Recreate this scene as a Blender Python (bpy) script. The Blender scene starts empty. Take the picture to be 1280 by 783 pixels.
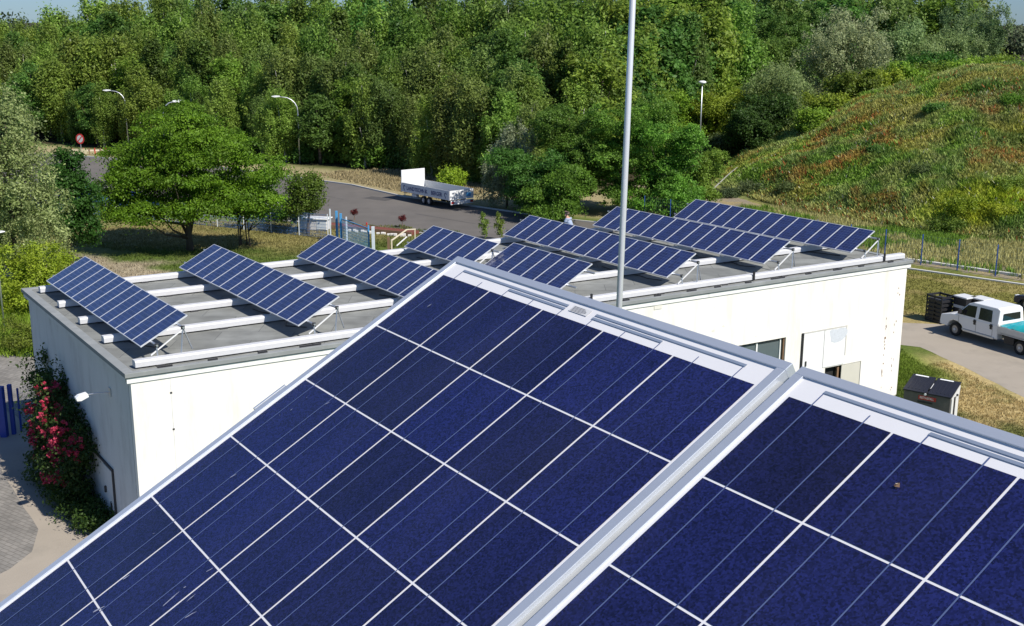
import bpy, math, random
import numpy as np
from mathutils import Vector, Matrix
R = math.radians
sc = bpy.context.scene
COL = sc.collection
rng = np.random.default_rng(7)
CH = 15.5                                   # height of the camera above the ground

# ------------------------------------------------------------------ camera
F = 1466.86; PIT = .24474; ROLL = .00288
fw = Vector((0, math.cos(PIT), -math.sin(PIT))); rt = Vector((1, 0, 0)); up = rt.cross(fw)
r2 = math.cos(ROLL)*rt + math.sin(ROLL)*up; u2 = -math.sin(ROLL)*rt + math.cos(ROLL)*up
cam = bpy.data.cameras.new('camera'); camo = bpy.data.objects.new('camera', cam); COL.objects.link(camo)
camo.matrix_world = Matrix(((r2.x, u2.x, -fw.x, 0), (r2.y, u2.y, -fw.y, 0), (r2.z, u2.z, -fw.z, CH), (0, 0, 0, 1)))
cam.sensor_width = 36; cam.lens = 36*F/1280; cam.clip_start = .05; cam.clip_end = 6000
sc.camera = camo

def ray(x, y): return fw + r2*((x-640)/F) + u2*((391.5-y)/F)
def G(x, y, z=0.0):                         # where a thing seen at a photo pixel stands on level z
    d = ray(x, y); k = (z-CH)/d.z
    return (d.x*k, d.y*k)
def AT(x, D):                               # photo column and distance -> ground place
    d = ray(x, 27); return (d.x*D/d.y, D)

# ------------------------------------------------------------------ object helpers
def tag(o, label=None, cat=None, group=None, kind=None):
    if label: o['label'] = label
    if cat: o['category'] = cat
    if group: o['group'] = group
    if kind: o['kind'] = kind
    return o
def empty(name, loc=(0, 0, 0), rz=0.0, mat=None):
    o = bpy.data.objects.new(name, None); o.empty_display_size = .2; COL.objects.link(o)
    if mat is not None: o.matrix_world = mat
    else: o.location = loc; o.rotation_euler = (0, 0, rz)
    return o
def link(name, me, parent=None):
    o = bpy.data.objects.new(name, me); COL.objects.link(o)
    if parent is not None: o.parent = parent
    return o
def copy_tree(o, parent=None):
    c = o.copy(); COL.objects.link(c); c.parent = parent
    for ch in [x for x in bpy.data.objects if x.parent == o]: copy_tree(ch, c)
    return c

class MB:
    """collects verts and faces of one mesh"""
    def __init__(s): s.v = []; s.f = []; s.m = []; s.mats = []
    def mi(s, mat):
        if mat not in s.mats: s.mats.append(mat)
        return s.mats.index(mat)
    def face(s, pts, mat):
        n = len(s.v); s.v += [tuple(p) for p in pts]; s.f.append(tuple(range(n, n+len(pts)))); s.m.append(s.mi(mat))
    def box(s, a, b, mat, M=None):
        x0, y0, z0 = a; x1, y1, z1 = b
        P = [(x0,y0,z0),(x1,y0,z0),(x1,y1,z0),(x0,y1,z0),(x0,y0,z1),(x1,y0,z1),(x1,y1,z1),(x0,y1,z1)]
        if M is not None: P = [tuple(M @ Vector(p)) for p in P]
        n = len(s.v); s.v += P
        for q in ((0,3,2,1),(4,5,6,7),(0,1,5,4),(1,2,6,5),(2,3,7,6),(3,0,4,7)):
            s.f.append(tuple(n+i for i in q)); s.m.append(s.mi(mat))
        return s
    def bar(s, p, q, w, h, mat, upv=(0, 0, 1)):
        p = Vector(p); q = Vector(q); d = (q-p).normalized(); U = Vector(upv)
        if abs(d.dot(U)) > .98: U = Vector((0, 1, 0))
        sd = d.cross(U).normalized(); U = sd.cross(d)
        P = []
        for c in (p, q):
            for a, b in ((-1,-1),(1,-1),(1,1),(-1,1)): P.append(tuple(c + sd*a*w/2 + U*b*h/2))
        n = len(s.v); s.v += P
        for f in ((0,1,2,3),(7,6,5,4),(0,4,5,1),(1,5,6,2),(2,6,7,3),(3,7,4,0)):
            s.f.append(tuple(n+i for i in f)); s.m.append(s.mi(mat))
        return s
    def tube(s, pts, rad, mat, n=8, caps=True):
        pts = [Vector(p) for p in pts]; k = len(pts)
        if not hasattr(rad, '__len__'): rad = [rad]*k
        base = len(s.v)
        for i, p in enumerate(pts):
            d = (pts[min(i+1, k-1)]-pts[max(i-1, 0)]).normalized()
            U = Vector((0, 0, 1)) if abs(d.z) < .95 else Vector((1, 0, 0))
            a = d.cross(U).normalized(); b = d.cross(a)
            for j in range(n):
                t = 2*math.pi*j/n; s.v.append(tuple(p + a*math.cos(t)*rad[i] + b*math.sin(t)*rad[i]))
        m = s.mi(mat)
        for i in range(k-1):
            for j in range(n):
                a = base+i*n+j; b = base+i*n+(j+1) % n
                s.f.append((a, b, b+n, a+n)); s.m.append(m)
        if caps:
            s.f.append(tuple(base+j for j in range(n-1, -1, -1))); s.m.append(m)
            s.f.append(tuple(base+(k-1)*n+j for j in range(n))); s.m.append(m)
        return s
    def prism(s, prof, y0, y1, mat, fy=None):
        """profile of (x,z) extruded along y; fy(x,z) scales y"""
        n = len(s.v); k = len(prof); g = fy or (lambda x, z: 1)
        for y in (y0, y1):
            for x, z in prof: s.v.append((x, y*g(x, z), z))
        m = s.mi(mat)
        s.f.append(tuple(n+i for i in range(k))); s.m.append(m)
        s.f.append(tuple(n+k+i for i in range(k-1, -1, -1))); s.m.append(m)
        for i in range(k):
            j = (i+1) % k
            s.f.append((n+j, n+i, n+k+i, n+k+j)); s.m.append(m)
        return s
    def mesh(s, name, smooth=False):
        me = bpy.data.meshes.new(name); me.from_pydata(s.v, [], s.f)
        for m in s.mats: me.materials.append(m)
        me.polygons.foreach_set('material_index', s.m)
        if smooth: me.polygons.foreach_set('use_smooth', [True]*len(s.f))
        me.update(); return me
    def build(s, name, parent=None, bevel=0, smooth=False, seg=2, M=None):
        o = link(name, s.mesh(name, smooth), parent)
        if M is not None: o.matrix_local = M
        if bevel:
            b = o.modifiers.new('bevel', 'BEVEL'); b.width = bevel; b.segments = seg; b.limit_method = 'ANGLE'; b.angle_limit = R(35)
        return o

# ------------------------------------------------------------------ noise
def vnoise(x, y, sc_, seed=0):
    x = np.asarray(x, float)*sc_+seed*17.3; y = np.asarray(y, float)*sc_+seed*9.1
    xi = np.floor(x).astype(np.int64); yi = np.floor(y).astype(np.int64); fx = x-xi; fy = y-yi
    def h(a, b):
        n = (a*374761393+b*668265263+seed*1442695) & 0xffffffff
        n = ((n ^ (n >> 13))*1274126177) & 0xffffffff
        return ((n ^ (n >> 16)) & 0xffff)/65535.
    fx = fx*fx*(3-2*fx); fy = fy*fy*(3-2*fy)
    return (h(xi, yi)*(1-fx)+h(xi+1, yi)*fx)*(1-fy)+(h(xi, yi+1)*(1-fx)+h(xi+1, yi+1)*fx)*fy
def fbm(x, y, s, seed=0, o=4):
    t = 0; a = .5; n = 0
    for i in range(o): t = t+a*vnoise(x, y, s*2**i, seed+i); n += a; a *= .55
    return t/n
def sstep(a, b, x): t = np.clip((x-a)/(b-a), 0, 1); return t*t*(3-2*t)

# ------------------------------------------------------------------ materials
def newmat(name):
    m = bpy.data.materials.new(name); m.use_nodes = True; nt = m.node_tree
    return m, nt, nt.nodes['Principled BSDF']
def N(nt, t, **kw):
    n = nt.nodes.new(t)
    for k, v in kw.items(): setattr(n, k, v)
    return n
def L(nt, a, b): nt.links.new(a, b)
def setv(b, **kw):
    for k, v in kw.items(): b.inputs[k.replace('_', ' ')].default_value = v
def rough(name, col, rgh=.6, var=.12, scale=6., metal=0., bump=0., bscale=60., coord='Object', spec=.5, var2=None, stretch=None, dirt=None, dirtscale=1.2, dirtamt=.5):
    """principled with a noise-varied base colour, optional second stain colour and bump"""
    m, nt, b = newmat(name)
    tc = N(nt, 'ShaderNodeTexCoord'); src = tc.outputs[coord]
    if stretch:
        mp = N(nt, 'ShaderNodeMapping'); mp.inputs['Scale'].default_value = stretch; L(nt, src, mp.inputs[0]); src = mp.outputs[0]
    nz = N(nt, 'ShaderNodeTexNoise'); nz.inputs['Scale'].default_value = scale; nz.inputs['Detail'].default_value = 6; L(nt, src, nz.inputs['Vector'])
    mx = N(nt, 'ShaderNodeMix', data_type='RGBA')
    mx.inputs[6].default_value = tuple(c*(1-var) for c in col)+(1,)
    mx.inputs[7].default_value = (tuple(min(1, c*(1+var)) for c in col) if var2 is None else tuple(var2))+(1,)
    L(nt, nz.outputs[0], mx.inputs[0]); out = mx.outputs[2]
    if dirt:
        n2 = N(nt, 'ShaderNodeTexNoise'); n2.inputs['Scale'].default_value = dirtscale; n2.inputs['Detail'].default_value = 8; n2.inputs['Roughness'].default_value = .7
        L(nt, src, n2.inputs['Vector'])
        mr = N(nt, 'ShaderNodeMapRange'); mr.inputs[1].default_value = .5; mr.inputs[2].default_value = .75; mr.inputs[4].default_value = dirtamt; L(nt, n2.outputs[0], mr.inputs[0])
        m2 = N(nt, 'ShaderNodeMix', data_type='RGBA'); m2.inputs[7].default_value = tuple(dirt)+(1,)
        L(nt, mr.outputs[0], m2.inputs[0]); L(nt, out, m2.inputs[6]); out = m2.outputs[2]
    L(nt, out, b.inputs['Base Color'])
    setv(b, Roughness=rgh, Metallic=metal); b.inputs['Specular IOR Level'].default_value = spec
    if bump:
        n3 = N(nt, 'ShaderNodeTexNoise'); n3.inputs['Scale'].default_value = bscale; n3.inputs['Detail'].default_value = 5; L(nt, src, n3.inputs['Vector'])
        bp = N(nt, 'ShaderNodeBump'); bp.inputs['Strength'].default_value = bump; bp.inputs['Distance'].default_value = .02
        L(nt, n3.outputs[0], bp.inputs['Height']); L(nt, bp.outputs[0], b.inputs['Normal'])
    return m

M = {}
M['alu'] = rough('aluminium', (.60, .64, .71), .42, .05, 3, metal=.55, bump=.05, bscale=200, stretch=(1, 30, 30))
M['gapgrey'] = rough('sunlit_band_grey', (.40, .41, .41), .6, .08, 40)  # light of the sunlit band in the module gap, put into a grey
M['galv'] = rough('galvanised_steel', (.60, .62, .65), .45, .15, 25, metal=.85)
M['steel'] = rough('mast_steel', (.62, .64, .67), .38, .08, 8, metal=.25)
M['dark_metal'] = rough('dark_fittings', (.06, .06, .065), .5, .2, 20, metal=.4)
M['backsheet'] = rough('white_backsheet', (.72, .715, .735), .45, .03, 30, spec=.4)
M['busbar'] = rough('busbar_tin', (.13, .175, .34), .4, .1, 100, metal=.35)
M['ribbon'] = rough('ribbon_tin', (.36, .42, .52), .4, .1, 50, metal=.45)
M['labelgrey'] = rough('label_paper', (.62, .62, .63), .6, .15, 300, stretch=(1, 6, 1))
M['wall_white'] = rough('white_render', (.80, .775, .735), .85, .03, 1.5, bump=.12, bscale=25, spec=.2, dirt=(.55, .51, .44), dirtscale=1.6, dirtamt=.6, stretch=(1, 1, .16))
M['wall_side'] = rough('grey_white_render', (.62, .62, .62), .85, .06, 2.5, bump=.15, bscale=25, spec=.2, dirt=(.36, .35, .34), dirtscale=1.6, dirtamt=.6, stretch=(1, 1, .3))  # greyer base than the front wall's render, with stretched dirt noise
M['fascia'] = rough('white_fascia', (.78, .78, .77), .6, .05, 3, dirt=(.35, .34, .33), dirtscale=3, dirtamt=.5)
M['beam'] = rough('pale_beam', (.56, .565, .585), .5, .06, 2.5, dirt=(.42, .42, .42), dirtscale=2.5, dirtamt=.5)
M['beam_end'] = rough('pale_beam_end', (.72, .72, .72), .6, .05, 4)
M['asphalt'] = rough('asphalt', (.130, .120, .112), .9, .18, .6, bump=.3, bscale=30, spec=.2, dirt=(.19, .172, .155), dirtscale=.12, dirtamt=.6)
M['kerb'] = rough('kerb_concrete', (.50, .49, .46), .85, .12, 3)
M['kerb_white'] = rough('white_kerb', (.62, .61, .58), .85, .12, 3)
M['concrete'] = rough('pale_concrete', (.335, .295, .245), .9, .10, .8, bump=.2, bscale=20, spec=.2, dirt=(.22, .20, .17), dirtscale=.5, dirtamt=.6)
M['paving'] = None
M['window'] = rough('window_glass', (.10, .13, .14), .08, .1, 3, spec=.8)
M['dark'] = rough('dark_interior', (.012, .012, .013), .8, .1, 3)
M['door_white'] = rough('door_white', (.77, .77, .77), .55, .03, 2, dirt=(.6, .6, .6), dirtscale=3, dirtamt=.3)
M['beige'] = rough('beige_board', (.55, .53, .46), .7, .05, 4)
M['patch_pale'] = rough('pale_plaster_stain', (.66, .64, .58), .85, .1, 9)
M['patch'] = rough('grey_plaster_patch', (.55, .58, .63), .8, .2, 14)
M['blue'] = rough('blue_paint', (.015, .05, .30), .45, .1, 6)
M['lightblue'] = rough('light_blue_paint', (.08, .32, .62), .5, .1, 6)
M['fenceblue'] = rough('fence_blue_paint', (.03, .09, .34), .5, .15, 6)
M['palepost'] = rough('pale_post_paint', (.60, .66, .72), .5, .1, 6)
M['meshgrey'] = rough('pale_mesh_wire', (.33, .42, .50), .5, .1, 6)
M['meshblue'] = rough('blue_mesh_wire', (.10, .22, .48), .5, .1, 6)
M['meshgreen'] = rough('green_grey_mesh_wire', (.10, .17, .17), .5, .1, 6)
M['white_paint'] = rough('white_vehicle_paint', (.78, .79, .80), .25, .02, 2, spec=.6)
M['grey_white'] = rough('dull_white_paint', (.62, .63, .64), .45, .06, 3)
M['tyre'] = rough('tyre_rubber', (.02, .02, .02), .85, .1, 8)
M['rim'] = rough('grey_rim', (.35, .35, .36), .4, .1, 8, metal=.6)
M['glass'] = rough('vehicle_glass', (.015, .017, .02), .06, .1, 4, spec=.8)
M['black'] = rough('black_plastic', (.018, .018, .022), .5, .2, 8)
M['lid'] = rough('black_lid', (.016, .017, .026), .42, .2, 5)
M['greybin'] = rough('grey_brown_container', (.115, .105, .095), .7, .15, 4, dirt=(.2, .18, .15), dirtscale=2)
M['binend'] = rough('pale_container_end', (.60, .60, .58), .6, .1, 5)
M['red'] = rough('red_paint', (.50, .035, .03), .5, .1, 6)
M['tail'] = rough('tail_light_red', (.35, .02, .02), .25, .1, 6)
M['tarp'] = rough('cyan_tarp', (.03, .40, .27), .4, .2, .8, bump=.6, bscale=5, var2=(.02, .46, .66), dirt=(.35, .6, .55), dirtscale=1.5, dirtamt=.5)
M['tan'] = rough('tan_board', (.45, .40, .26), .7, .1, 6)
M['wood'] = rough('brown_wood', (.20, .12, .07), .8, .2, 10)
M['palewood'] = rough('pale_timber', (.66, .58, .44), .7, .1, 6)
M['redsoil'] = rough('red_brown_mulch', (.16, .045, .03), .95, .35, 5, bump=.5, bscale=14)
M['stone'] = rough('white_stone', (.6, .58, .54), .8, .1, 6)
M['bark'] = rough('brown_bark', (.085, .065, .045), .9, .3, 6, bump=.4, bscale=20, stretch=(1, 1, .3))
M['birchbark'] = rough('birch_bark', (.52, .50, .46), .8, .15, 4, dirt=(.05, .045, .04), dirtscale=3, dirtamt=.9, stretch=(1, 1, 2.))
M['skin'] = rough('skin', (.50, .30, .22), .5, .06, 20)
M['tshirt'] = rough('grey_blue_cotton', (.30, .36, .48), .85, .08, 15)
M['trousers'] = rough('dark_trousers', (.04, .045, .06), .85, .1, 15)
M['hair'] = rough('grey_brown_hair', (.12, .09, .07), .8, .3, 40)
M['cyanfab'] = rough('blue_fabric', (.02, .22, .42), .7, .15, 8)
M['inktext'] = rough('dark_blue_lettering', (.03, .045, .16), .5, .05, 8)
M['paletext'] = rough('pale_lettering', (.72, .66, .62), .6, .05, 8)
M['lampwhite'] = rough('white_lamp_housing', (.80, .81, .82), .35, .03, 8)
M['dropping'] = rough('bird_dropping', (.26, .28, .38), .8, .2, 200)
M['roofcoping'] = rough('roof_edge_felt', (.23, .245, .25), .85, .12, 2, dirt=(.36, .37, .37), dirtscale=1.0, dirtamt=.6)
M['bluecar'] = rough('blue_car_paint', (.02, .07, .28), .25, .05, 2, spec=.7)
M['navycar'] = rough('navy_car_paint', (.02, .03, .08), .25, .05, 2, spec=.7)

def cell_mat():
    m, nt, b = newmat('silicon_cell')
    tc = N(nt, 'ShaderNodeTexCoord')
    vo = N(nt, 'ShaderNodeTexVoronoi'); vo.inputs['Scale'].default_value = 420; L(nt, tc.outputs['Object'], vo.inputs['Vector'])
    nz = N(nt, 'ShaderNodeTexNoise'); nz.inputs['Scale'].default_value = 5; nz.inputs['Detail'].default_value = 3; L(nt, tc.outputs['Object'], nz.inputs['Vector'])
    at = N(nt, 'ShaderNodeAttribute'); at.attribute_name = 'cellvar'
    add = N(nt, 'ShaderNodeMath', operation='ADD'); L(nt, nz.outputs[0], add.inputs[0]); L(nt, at.outputs['Fac'], add.inputs[1])
    cr = N(nt, 'ShaderNodeMix', data_type='RGBA'); cr.inputs[6].default_value = (.0060, .0068, .032, 1); cr.inputs[7].default_value = (.0085, .0120, .074, 1)
    mr = N(nt, 'ShaderNodeMapRange'); mr.inputs[1].default_value = .2; mr.inputs[2].default_value = 1.2; L(nt, add.outputs[0], mr.inputs[0]); L(nt, mr.outputs[0], cr.inputs[0])
    sp = N(nt, 'ShaderNodeSeparateColor'); L(nt, vo.outputs['Color'], sp.inputs[0])
    mr2 = N(nt, 'ShaderNodeMapRange'); mr2.inputs[3].default_value = .45; mr2.inputs[4].default_value = 1.7; L(nt, sp.outputs[0], mr2.inputs[0])
    ml = N(nt, 'ShaderNodeVectorMath', operation='SCALE'); L(nt, cr.outputs[2], ml.inputs[0]); L(nt, mr2.outputs[0], ml.inputs['Scale'])
    dn = N(nt, 'ShaderNodeTexNoise'); dn.inputs['Scale'].default_value = 3.2; dn.inputs['Detail'].default_value = 9; dn.inputs['Roughness'].default_value = .72
    dm = N(nt, 'ShaderNodeMapping'); dm.inputs['Scale'].default_value = (1.6, .55, 1); L(nt, tc.outputs['Object'], dm.inputs[0]); L(nt, dm.outputs[0], dn.inputs['Vector'])
    dr = N(nt, 'ShaderNodeMapRange'); dr.inputs[1].default_value = .42; dr.inputs[2].default_value = .78; dr.inputs[3].default_value = 0; dr.inputs[4].default_value = .07; L(nt, dn.outputs[0], dr.inputs[0])
    dx = N(nt, 'ShaderNodeMix', data_type='RGBA'); dx.inputs[7].default_value = (.12, .125, .17, 1); L(nt, dr.outputs[0], dx.inputs[0]); L(nt, ml.outputs[0], dx.inputs[6])
    cq = N(nt, 'ShaderNodeMapRange'); cq.inputs[3].default_value = .12; cq.inputs[4].default_value = .34; L(nt, dn.outputs[0], cq.inputs[0]); L(nt, cq.outputs[0], b.inputs['Coat Roughness'])
    L(nt, dx.outputs[2], b.inputs['Base Color'])
    setv(b, Roughness=.42); b.inputs['Specular IOR Level'].default_value = .35
    b.inputs['Coat Weight'].default_value = .28; b.inputs['Coat IOR'].default_value = 1.4
    return m
M['cell'] = cell_mat()
def far_cell_mat():
    m, nt, b = newmat('solar_glass')
    uv = N(nt, 'ShaderNodeUVMap'); uv.uv_map = 'UVMap'
    sp = N(nt, 'ShaderNodeSeparateXYZ'); L(nt, uv.outputs[0], sp.inputs[0])
    ds = []
    for i, w in ((0, .022), (1, .022)):
        fr = N(nt, 'ShaderNodeMath', operation='FRACT'); L(nt, sp.outputs[i], fr.inputs[0])
        iv = N(nt, 'ShaderNodeMath', operation='SUBTRACT'); iv.inputs[0].default_value = 1; L(nt, fr.outputs[0], iv.inputs[1])
        mn = N(nt, 'ShaderNodeMath', operation='MINIMUM'); L(nt, fr.outputs[0], mn.inputs[0]); L(nt, iv.outputs[0], mn.inputs[1])
        gt = N(nt, 'ShaderNodeMath', operation='LESS_THAN'); gt.inputs[1].default_value = w; L(nt, mn.outputs[0], gt.inputs[0]); ds.append(gt)
    mxx = N(nt, 'ShaderNodeMath', operation='MAXIMUM'); L(nt, ds[0].outputs[0], mxx.inputs[0]); L(nt, ds[1].outputs[0], mxx.inputs[1])
    fl = N(nt, 'ShaderNodeVectorMath', operation='FLOOR'); L(nt, uv.outputs[0], fl.inputs[0])
    oi = N(nt, 'ShaderNodeObjectInfo')
    sc_ = N(nt, 'ShaderNodeVectorMath', operation='ADD'); L(nt, fl.outputs[0], sc_.inputs[0])
    cb = N(nt, 'ShaderNodeCombineXYZ'); mt = N(nt, 'ShaderNodeMath', operation='MULTIPLY'); mt.inputs[1].default_value = 91.; L(nt, oi.outputs['Random'], mt.inputs[0]); L(nt, mt.outputs[0], cb.inputs[2]); L(nt, cb.outputs[0], sc_.inputs[1])
    wn = N(nt, 'ShaderNodeTexWhiteNoise', noise_dimensions='3D'); L(nt, sc_.outputs[0], wn.inputs[0])
    c = N(nt, 'ShaderNodeMix', data_type='RGBA'); c.inputs[6].default_value = (.010, .014, .062, 1); c.inputs[7].default_value = (.016, .028, .115, 1); L(nt, wn.outputs[0], c.inputs[0])
    c2 = N(nt, 'ShaderNodeMix', data_type='RGBA'); c2.inputs[7].default_value = (.15, .18, .29, 1); L(nt, mxx.outputs[0], c2.inputs[0]); L(nt, c.outputs[2], c2.inputs[6])
    L(nt, c2.outputs[2], b.inputs['Base Color']); setv(b, Roughness=.35)
    b.inputs['Coat Weight'].default_value = .5; b.inputs['Coat Roughness'].default_value = .12; b.inputs['Coat IOR'].default_value = 1.4
    return m
M['farcell'] = far_cell_mat()

def leaf_mat(name, trans=.45, rgh=.55, hue=.02, val=.22):
    m, nt, b = newmat(name)
    at = N(nt, 'ShaderNodeAttribute'); at.attribute_name = 'Col'
    oi = N(nt, 'ShaderNodeObjectInfo')
    hs = N(nt, 'ShaderNodeHueSaturation'); L(nt, at.outputs['Color'], hs.inputs['Color'])
    m1 = N(nt, 'ShaderNodeMapRange'); m1.inputs[3].default_value = .5-hue; m1.inputs[4].default_value = .5+hue; L(nt, oi.outputs['Random'], m1.inputs[0]); L(nt, m1.outputs[0], hs.inputs['Hue'])
    mu = N(nt, 'ShaderNodeMath', operation='MULTIPLY'); mu.inputs[1].default_value = 7.31; L(nt, oi.outputs['Random'], mu.inputs[0])
    fr = N(nt, 'ShaderNodeMath', operation='FRACT'); L(nt, mu.outputs[0], fr.inputs[0])
    m2 = N(nt, 'ShaderNodeMapRange'); m2.inputs[3].default_value = 1-val; m2.inputs[4].default_value = 1+val; L(nt, fr.outputs[0], m2.inputs[0]); L(nt, m2.outputs[0], hs.inputs['Value'])
    L(nt, hs.outputs[0], b.inputs['Base Color']); setv(b, Roughness=rgh); b.inputs['Specular IOR Level'].default_value = .3
    tr = N(nt, 'ShaderNodeBsdfTranslucent'); L(nt, hs.outputs[0], tr.inputs['Color'])
    mx = N(nt, 'ShaderNodeMixShader'); mx.inputs[0].default_value = trans
    L(nt, b.outputs[0], mx.inputs[1]); L(nt, tr.outputs[0], mx.inputs[2]); L(nt, mx.outputs[0], nt.nodes['Material Output'].inputs[0])
    return m
M['leaf'] = leaf_mat('foliage'); M['petal'] = leaf_mat('petals', .4, .6, .005, .05); M['grassm'] = leaf_mat('grass_blades', .3, .7, 0, 0)

def col_ground(name, bump=.6, bscale=9., rgh=.95):
    m, nt, b = newmat(name)
    at = N(nt, 'ShaderNodeAttribute'); at.attribute_name = 'Col'
    tc = N(nt, 'ShaderNodeTexCoord')
    nz = N(nt, 'ShaderNodeTexNoise'); nz.inputs['Scale'].default_value = bscale*.6; nz.inputs['Detail'].default_value = 8; nz.inputs['Roughness'].default_value = .7; L(nt, tc.outputs['Object'], nz.inputs['Vector'])
    mr = N(nt, 'ShaderNodeMapRange'); mr.inputs[1].default_value = .3; mr.inputs[2].default_value = .7; mr.inputs[3].default_value = .62; mr.inputs[4].default_value = 1.35; L(nt, nz.outputs[0], mr.inputs[0])
    ml = N(nt, 'ShaderNodeVectorMath', operation='SCALE'); L(nt, at.outputs['Color'], ml.inputs[0]); L(nt, mr.outputs[0], ml.inputs['Scale'])
    L(nt, ml.outputs[0], b.inputs['Base Color']); setv(b, Roughness=rgh); b.inputs['Specular IOR Level'].default_value = .15
    bp = N(nt, 'ShaderNodeBump'); bp.inputs['Strength'].default_value = bump; bp.inputs['Distance'].default_value = .08
    L(nt, nz.outputs[0], bp.inputs['Height']); L(nt, bp.outputs[0], b.inputs['Normal'])
    return m
M['ground'] = col_ground('ground_soil_and_turf'); M['hill'] = col_ground('hill_soil', 1., 3.)

def roof_mat():
    m, nt, b = newmat('roof_felt')
    tc = N(nt, 'ShaderNodeTexCoord')
    br = N(nt, 'ShaderNodeTexBrick'); br.offset = .5
    br.inputs['Scale'].default_value = 1; br.inputs['Mortar Size'].default_value = .012; br.inputs['Brick Width'].default_value = 2.3; br.inputs['Row Height'].default_value = 1.0
    br.inputs['Color1'].default_value = (.17, .176, .168, 1); br.inputs['Color2'].default_value = (.215, .222, .212, 1); br.inputs['Mortar'].default_value = (.11, .115, .115, 1)
    L(nt, tc.outputs['Object'], br.inputs['Vector'])
    nz = N(nt, 'ShaderNodeTexNoise'); nz.inputs['Scale'].default_value = 1.3; nz.inputs['Detail'].default_value = 8; L(nt, tc.outputs['Object'], nz.inputs['Vector'])
    mr = N(nt, 'ShaderNodeMapRange'); mr.inputs[1].default_value = .3; mr.inputs[2].default_value = .7; mr.inputs[3].default_value = .8; mr.inputs[4].default_value = 1.25; L(nt, nz.outputs[0], mr.inputs[0])
    ml = N(nt, 'ShaderNodeVectorMath', operation='SCALE'); L(nt, br.outputs[0], ml.inputs[0]); L(nt, mr.outputs[0], ml.inputs['Scale'])
    L(nt, ml.outputs[0], b.inputs['Base Color']); setv(b, Roughness=.9); return m
M['roof'] = roof_mat()
def paving_mat():
    m, nt, b = newmat('block_paving')
    tc = N(nt, 'ShaderNodeTexCoord'); mp = N(nt, 'ShaderNodeMapping'); mp.inputs['Rotation'].default_value = (0, 0, R(35)); L(nt, tc.outputs['Object'], mp.inputs[0])
    br = N(nt, 'ShaderNodeTexBrick'); br.inputs['Scale'].default_value = 1; br.inputs['Mortar Size'].default_value = .012; br.inputs['Brick Width'].default_value = .3; br.inputs['Row Height'].default_value = .16
    br.inputs['Color1'].default_value = (.185, .175, .16, 1); br.inputs['Color2'].default_value = (.235, .22, .20, 1); br.inputs['Mortar'].default_value = (.13, .12, .105, 1); L(nt, mp.outputs[0], br.inputs['Vector'])
    nz = N(nt, 'ShaderNodeTexNoise'); nz.inputs['Scale'].default_value = .9; nz.inputs['Detail'].default_value = 7; L(nt, tc.outputs['Object'], nz.inputs['Vector'])
    mr = N(nt, 'ShaderNodeMapRange'); mr.inputs[1].default_value = .3; mr.inputs[2].default_value = .7; mr.inputs[3].default_value = .8; mr.inputs[4].default_value = 1.2; L(nt, nz.outputs[0], mr.inputs[0])
    ml = N(nt, 'ShaderNodeVectorMath', operation='SCALE'); L(nt, br.outputs[0], ml.inputs[0]); L(nt, mr.outputs[0], ml.inputs['Scale'])
    L(nt, ml.outputs[0], b.inputs['Base Color']); setv(b, Roughness=.9); return m
M['paving'] = paving_mat()

def np_mesh(name, V, Fq, col=None, mat=None, smooth=False):
    """quads (n,4) or tris (n,3) from numpy"""
    me = bpy.data.meshes.new(name); k = Fq.shape[1]
    me.vertices.add(len(V)); me.vertices.foreach_set('co', np.ascontiguousarray(V, dtype=np.float32).ravel())
    me.loops.add(Fq.size); me.loops.foreach_set('vertex_index', Fq.astype(np.int32).ravel())
    me.polygons.add(len(Fq)); me.polygons.foreach_set('loop_start', np.arange(0, Fq.size, k, dtype=np.int32))
    me.polygons.foreach_set('loop_total', np.full(len(Fq), k, dtype=np.int32))
    if smooth: me.polygons.foreach_set('use_smooth', np.ones(len(Fq), bool))
    me.update(calc_edges=True)
    if col is not None:
        a = me.color_attributes.new('Col', 'FLOAT_COLOR', 'POINT')
        c = np.ones((len(V), 4), np.float32); c[:, :3] = col; a.data.foreach_set('color', c.ravel())
    if mat: me.materials.append(mat)
    return me

# ------------------------------------------------------------------ sky and sun
SUN_AZ = -41.0; SUN_EL = 46.0               # degrees, azimuth counted from +X towards +Y
w = bpy.data.worlds.new('World'); sc.world = w; w.use_nodes = True; nt = w.node_tree
sky = nt.nodes.new('ShaderNodeTexSky'); sky.sky_type = 'NISHITA'; sky.sun_disc = False
sky.sun_elevation = R(SUN_EL); sky.sun_rotation = R(90-SUN_AZ); sky.air_density = 1.0; sky.dust_density = .15; sky.ozone_density = 4.0
bg = nt.nodes['Background']; bg.inputs[1].default_value = .08
tint = nt.nodes.new('ShaderNodeMix'); tint.data_type = 'RGBA'; tint.blend_type = 'MULTIPLY'; tint.inputs[0].default_value = 1; tint.inputs[7].default_value = (.78, .90, 1.10, 1)
wtc = nt.nodes.new('ShaderNodeTexCoord'); wsp = nt.nodes.new('ShaderNodeSeparateXYZ'); wmr = nt.nodes.new('ShaderNodeMapRange'); wmx = nt.nodes.new('ShaderNodeMix'); wmx.data_type = 'RGBA'
wmr.inputs[1].default_value = .02; wmr.inputs[2].default_value = .30; nt.links.new(wtc.outputs['Generated'], wsp.inputs[0]); nt.links.new(wsp.outputs[2], wmr.inputs[0]); nt.links.new(wmr.outputs[0], wmx.inputs[0])
wmx.inputs[6].default_value = (.42, .60, .92, 1); wmx.inputs[7].default_value = (.80, .91, 1.07, 1); nt.links.new(wmx.outputs[2], tint.inputs[7])
nt.links.new(sky.outputs[0], tint.inputs[6]); nt.links.new(tint.outputs[2], bg.inputs[0])
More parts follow.
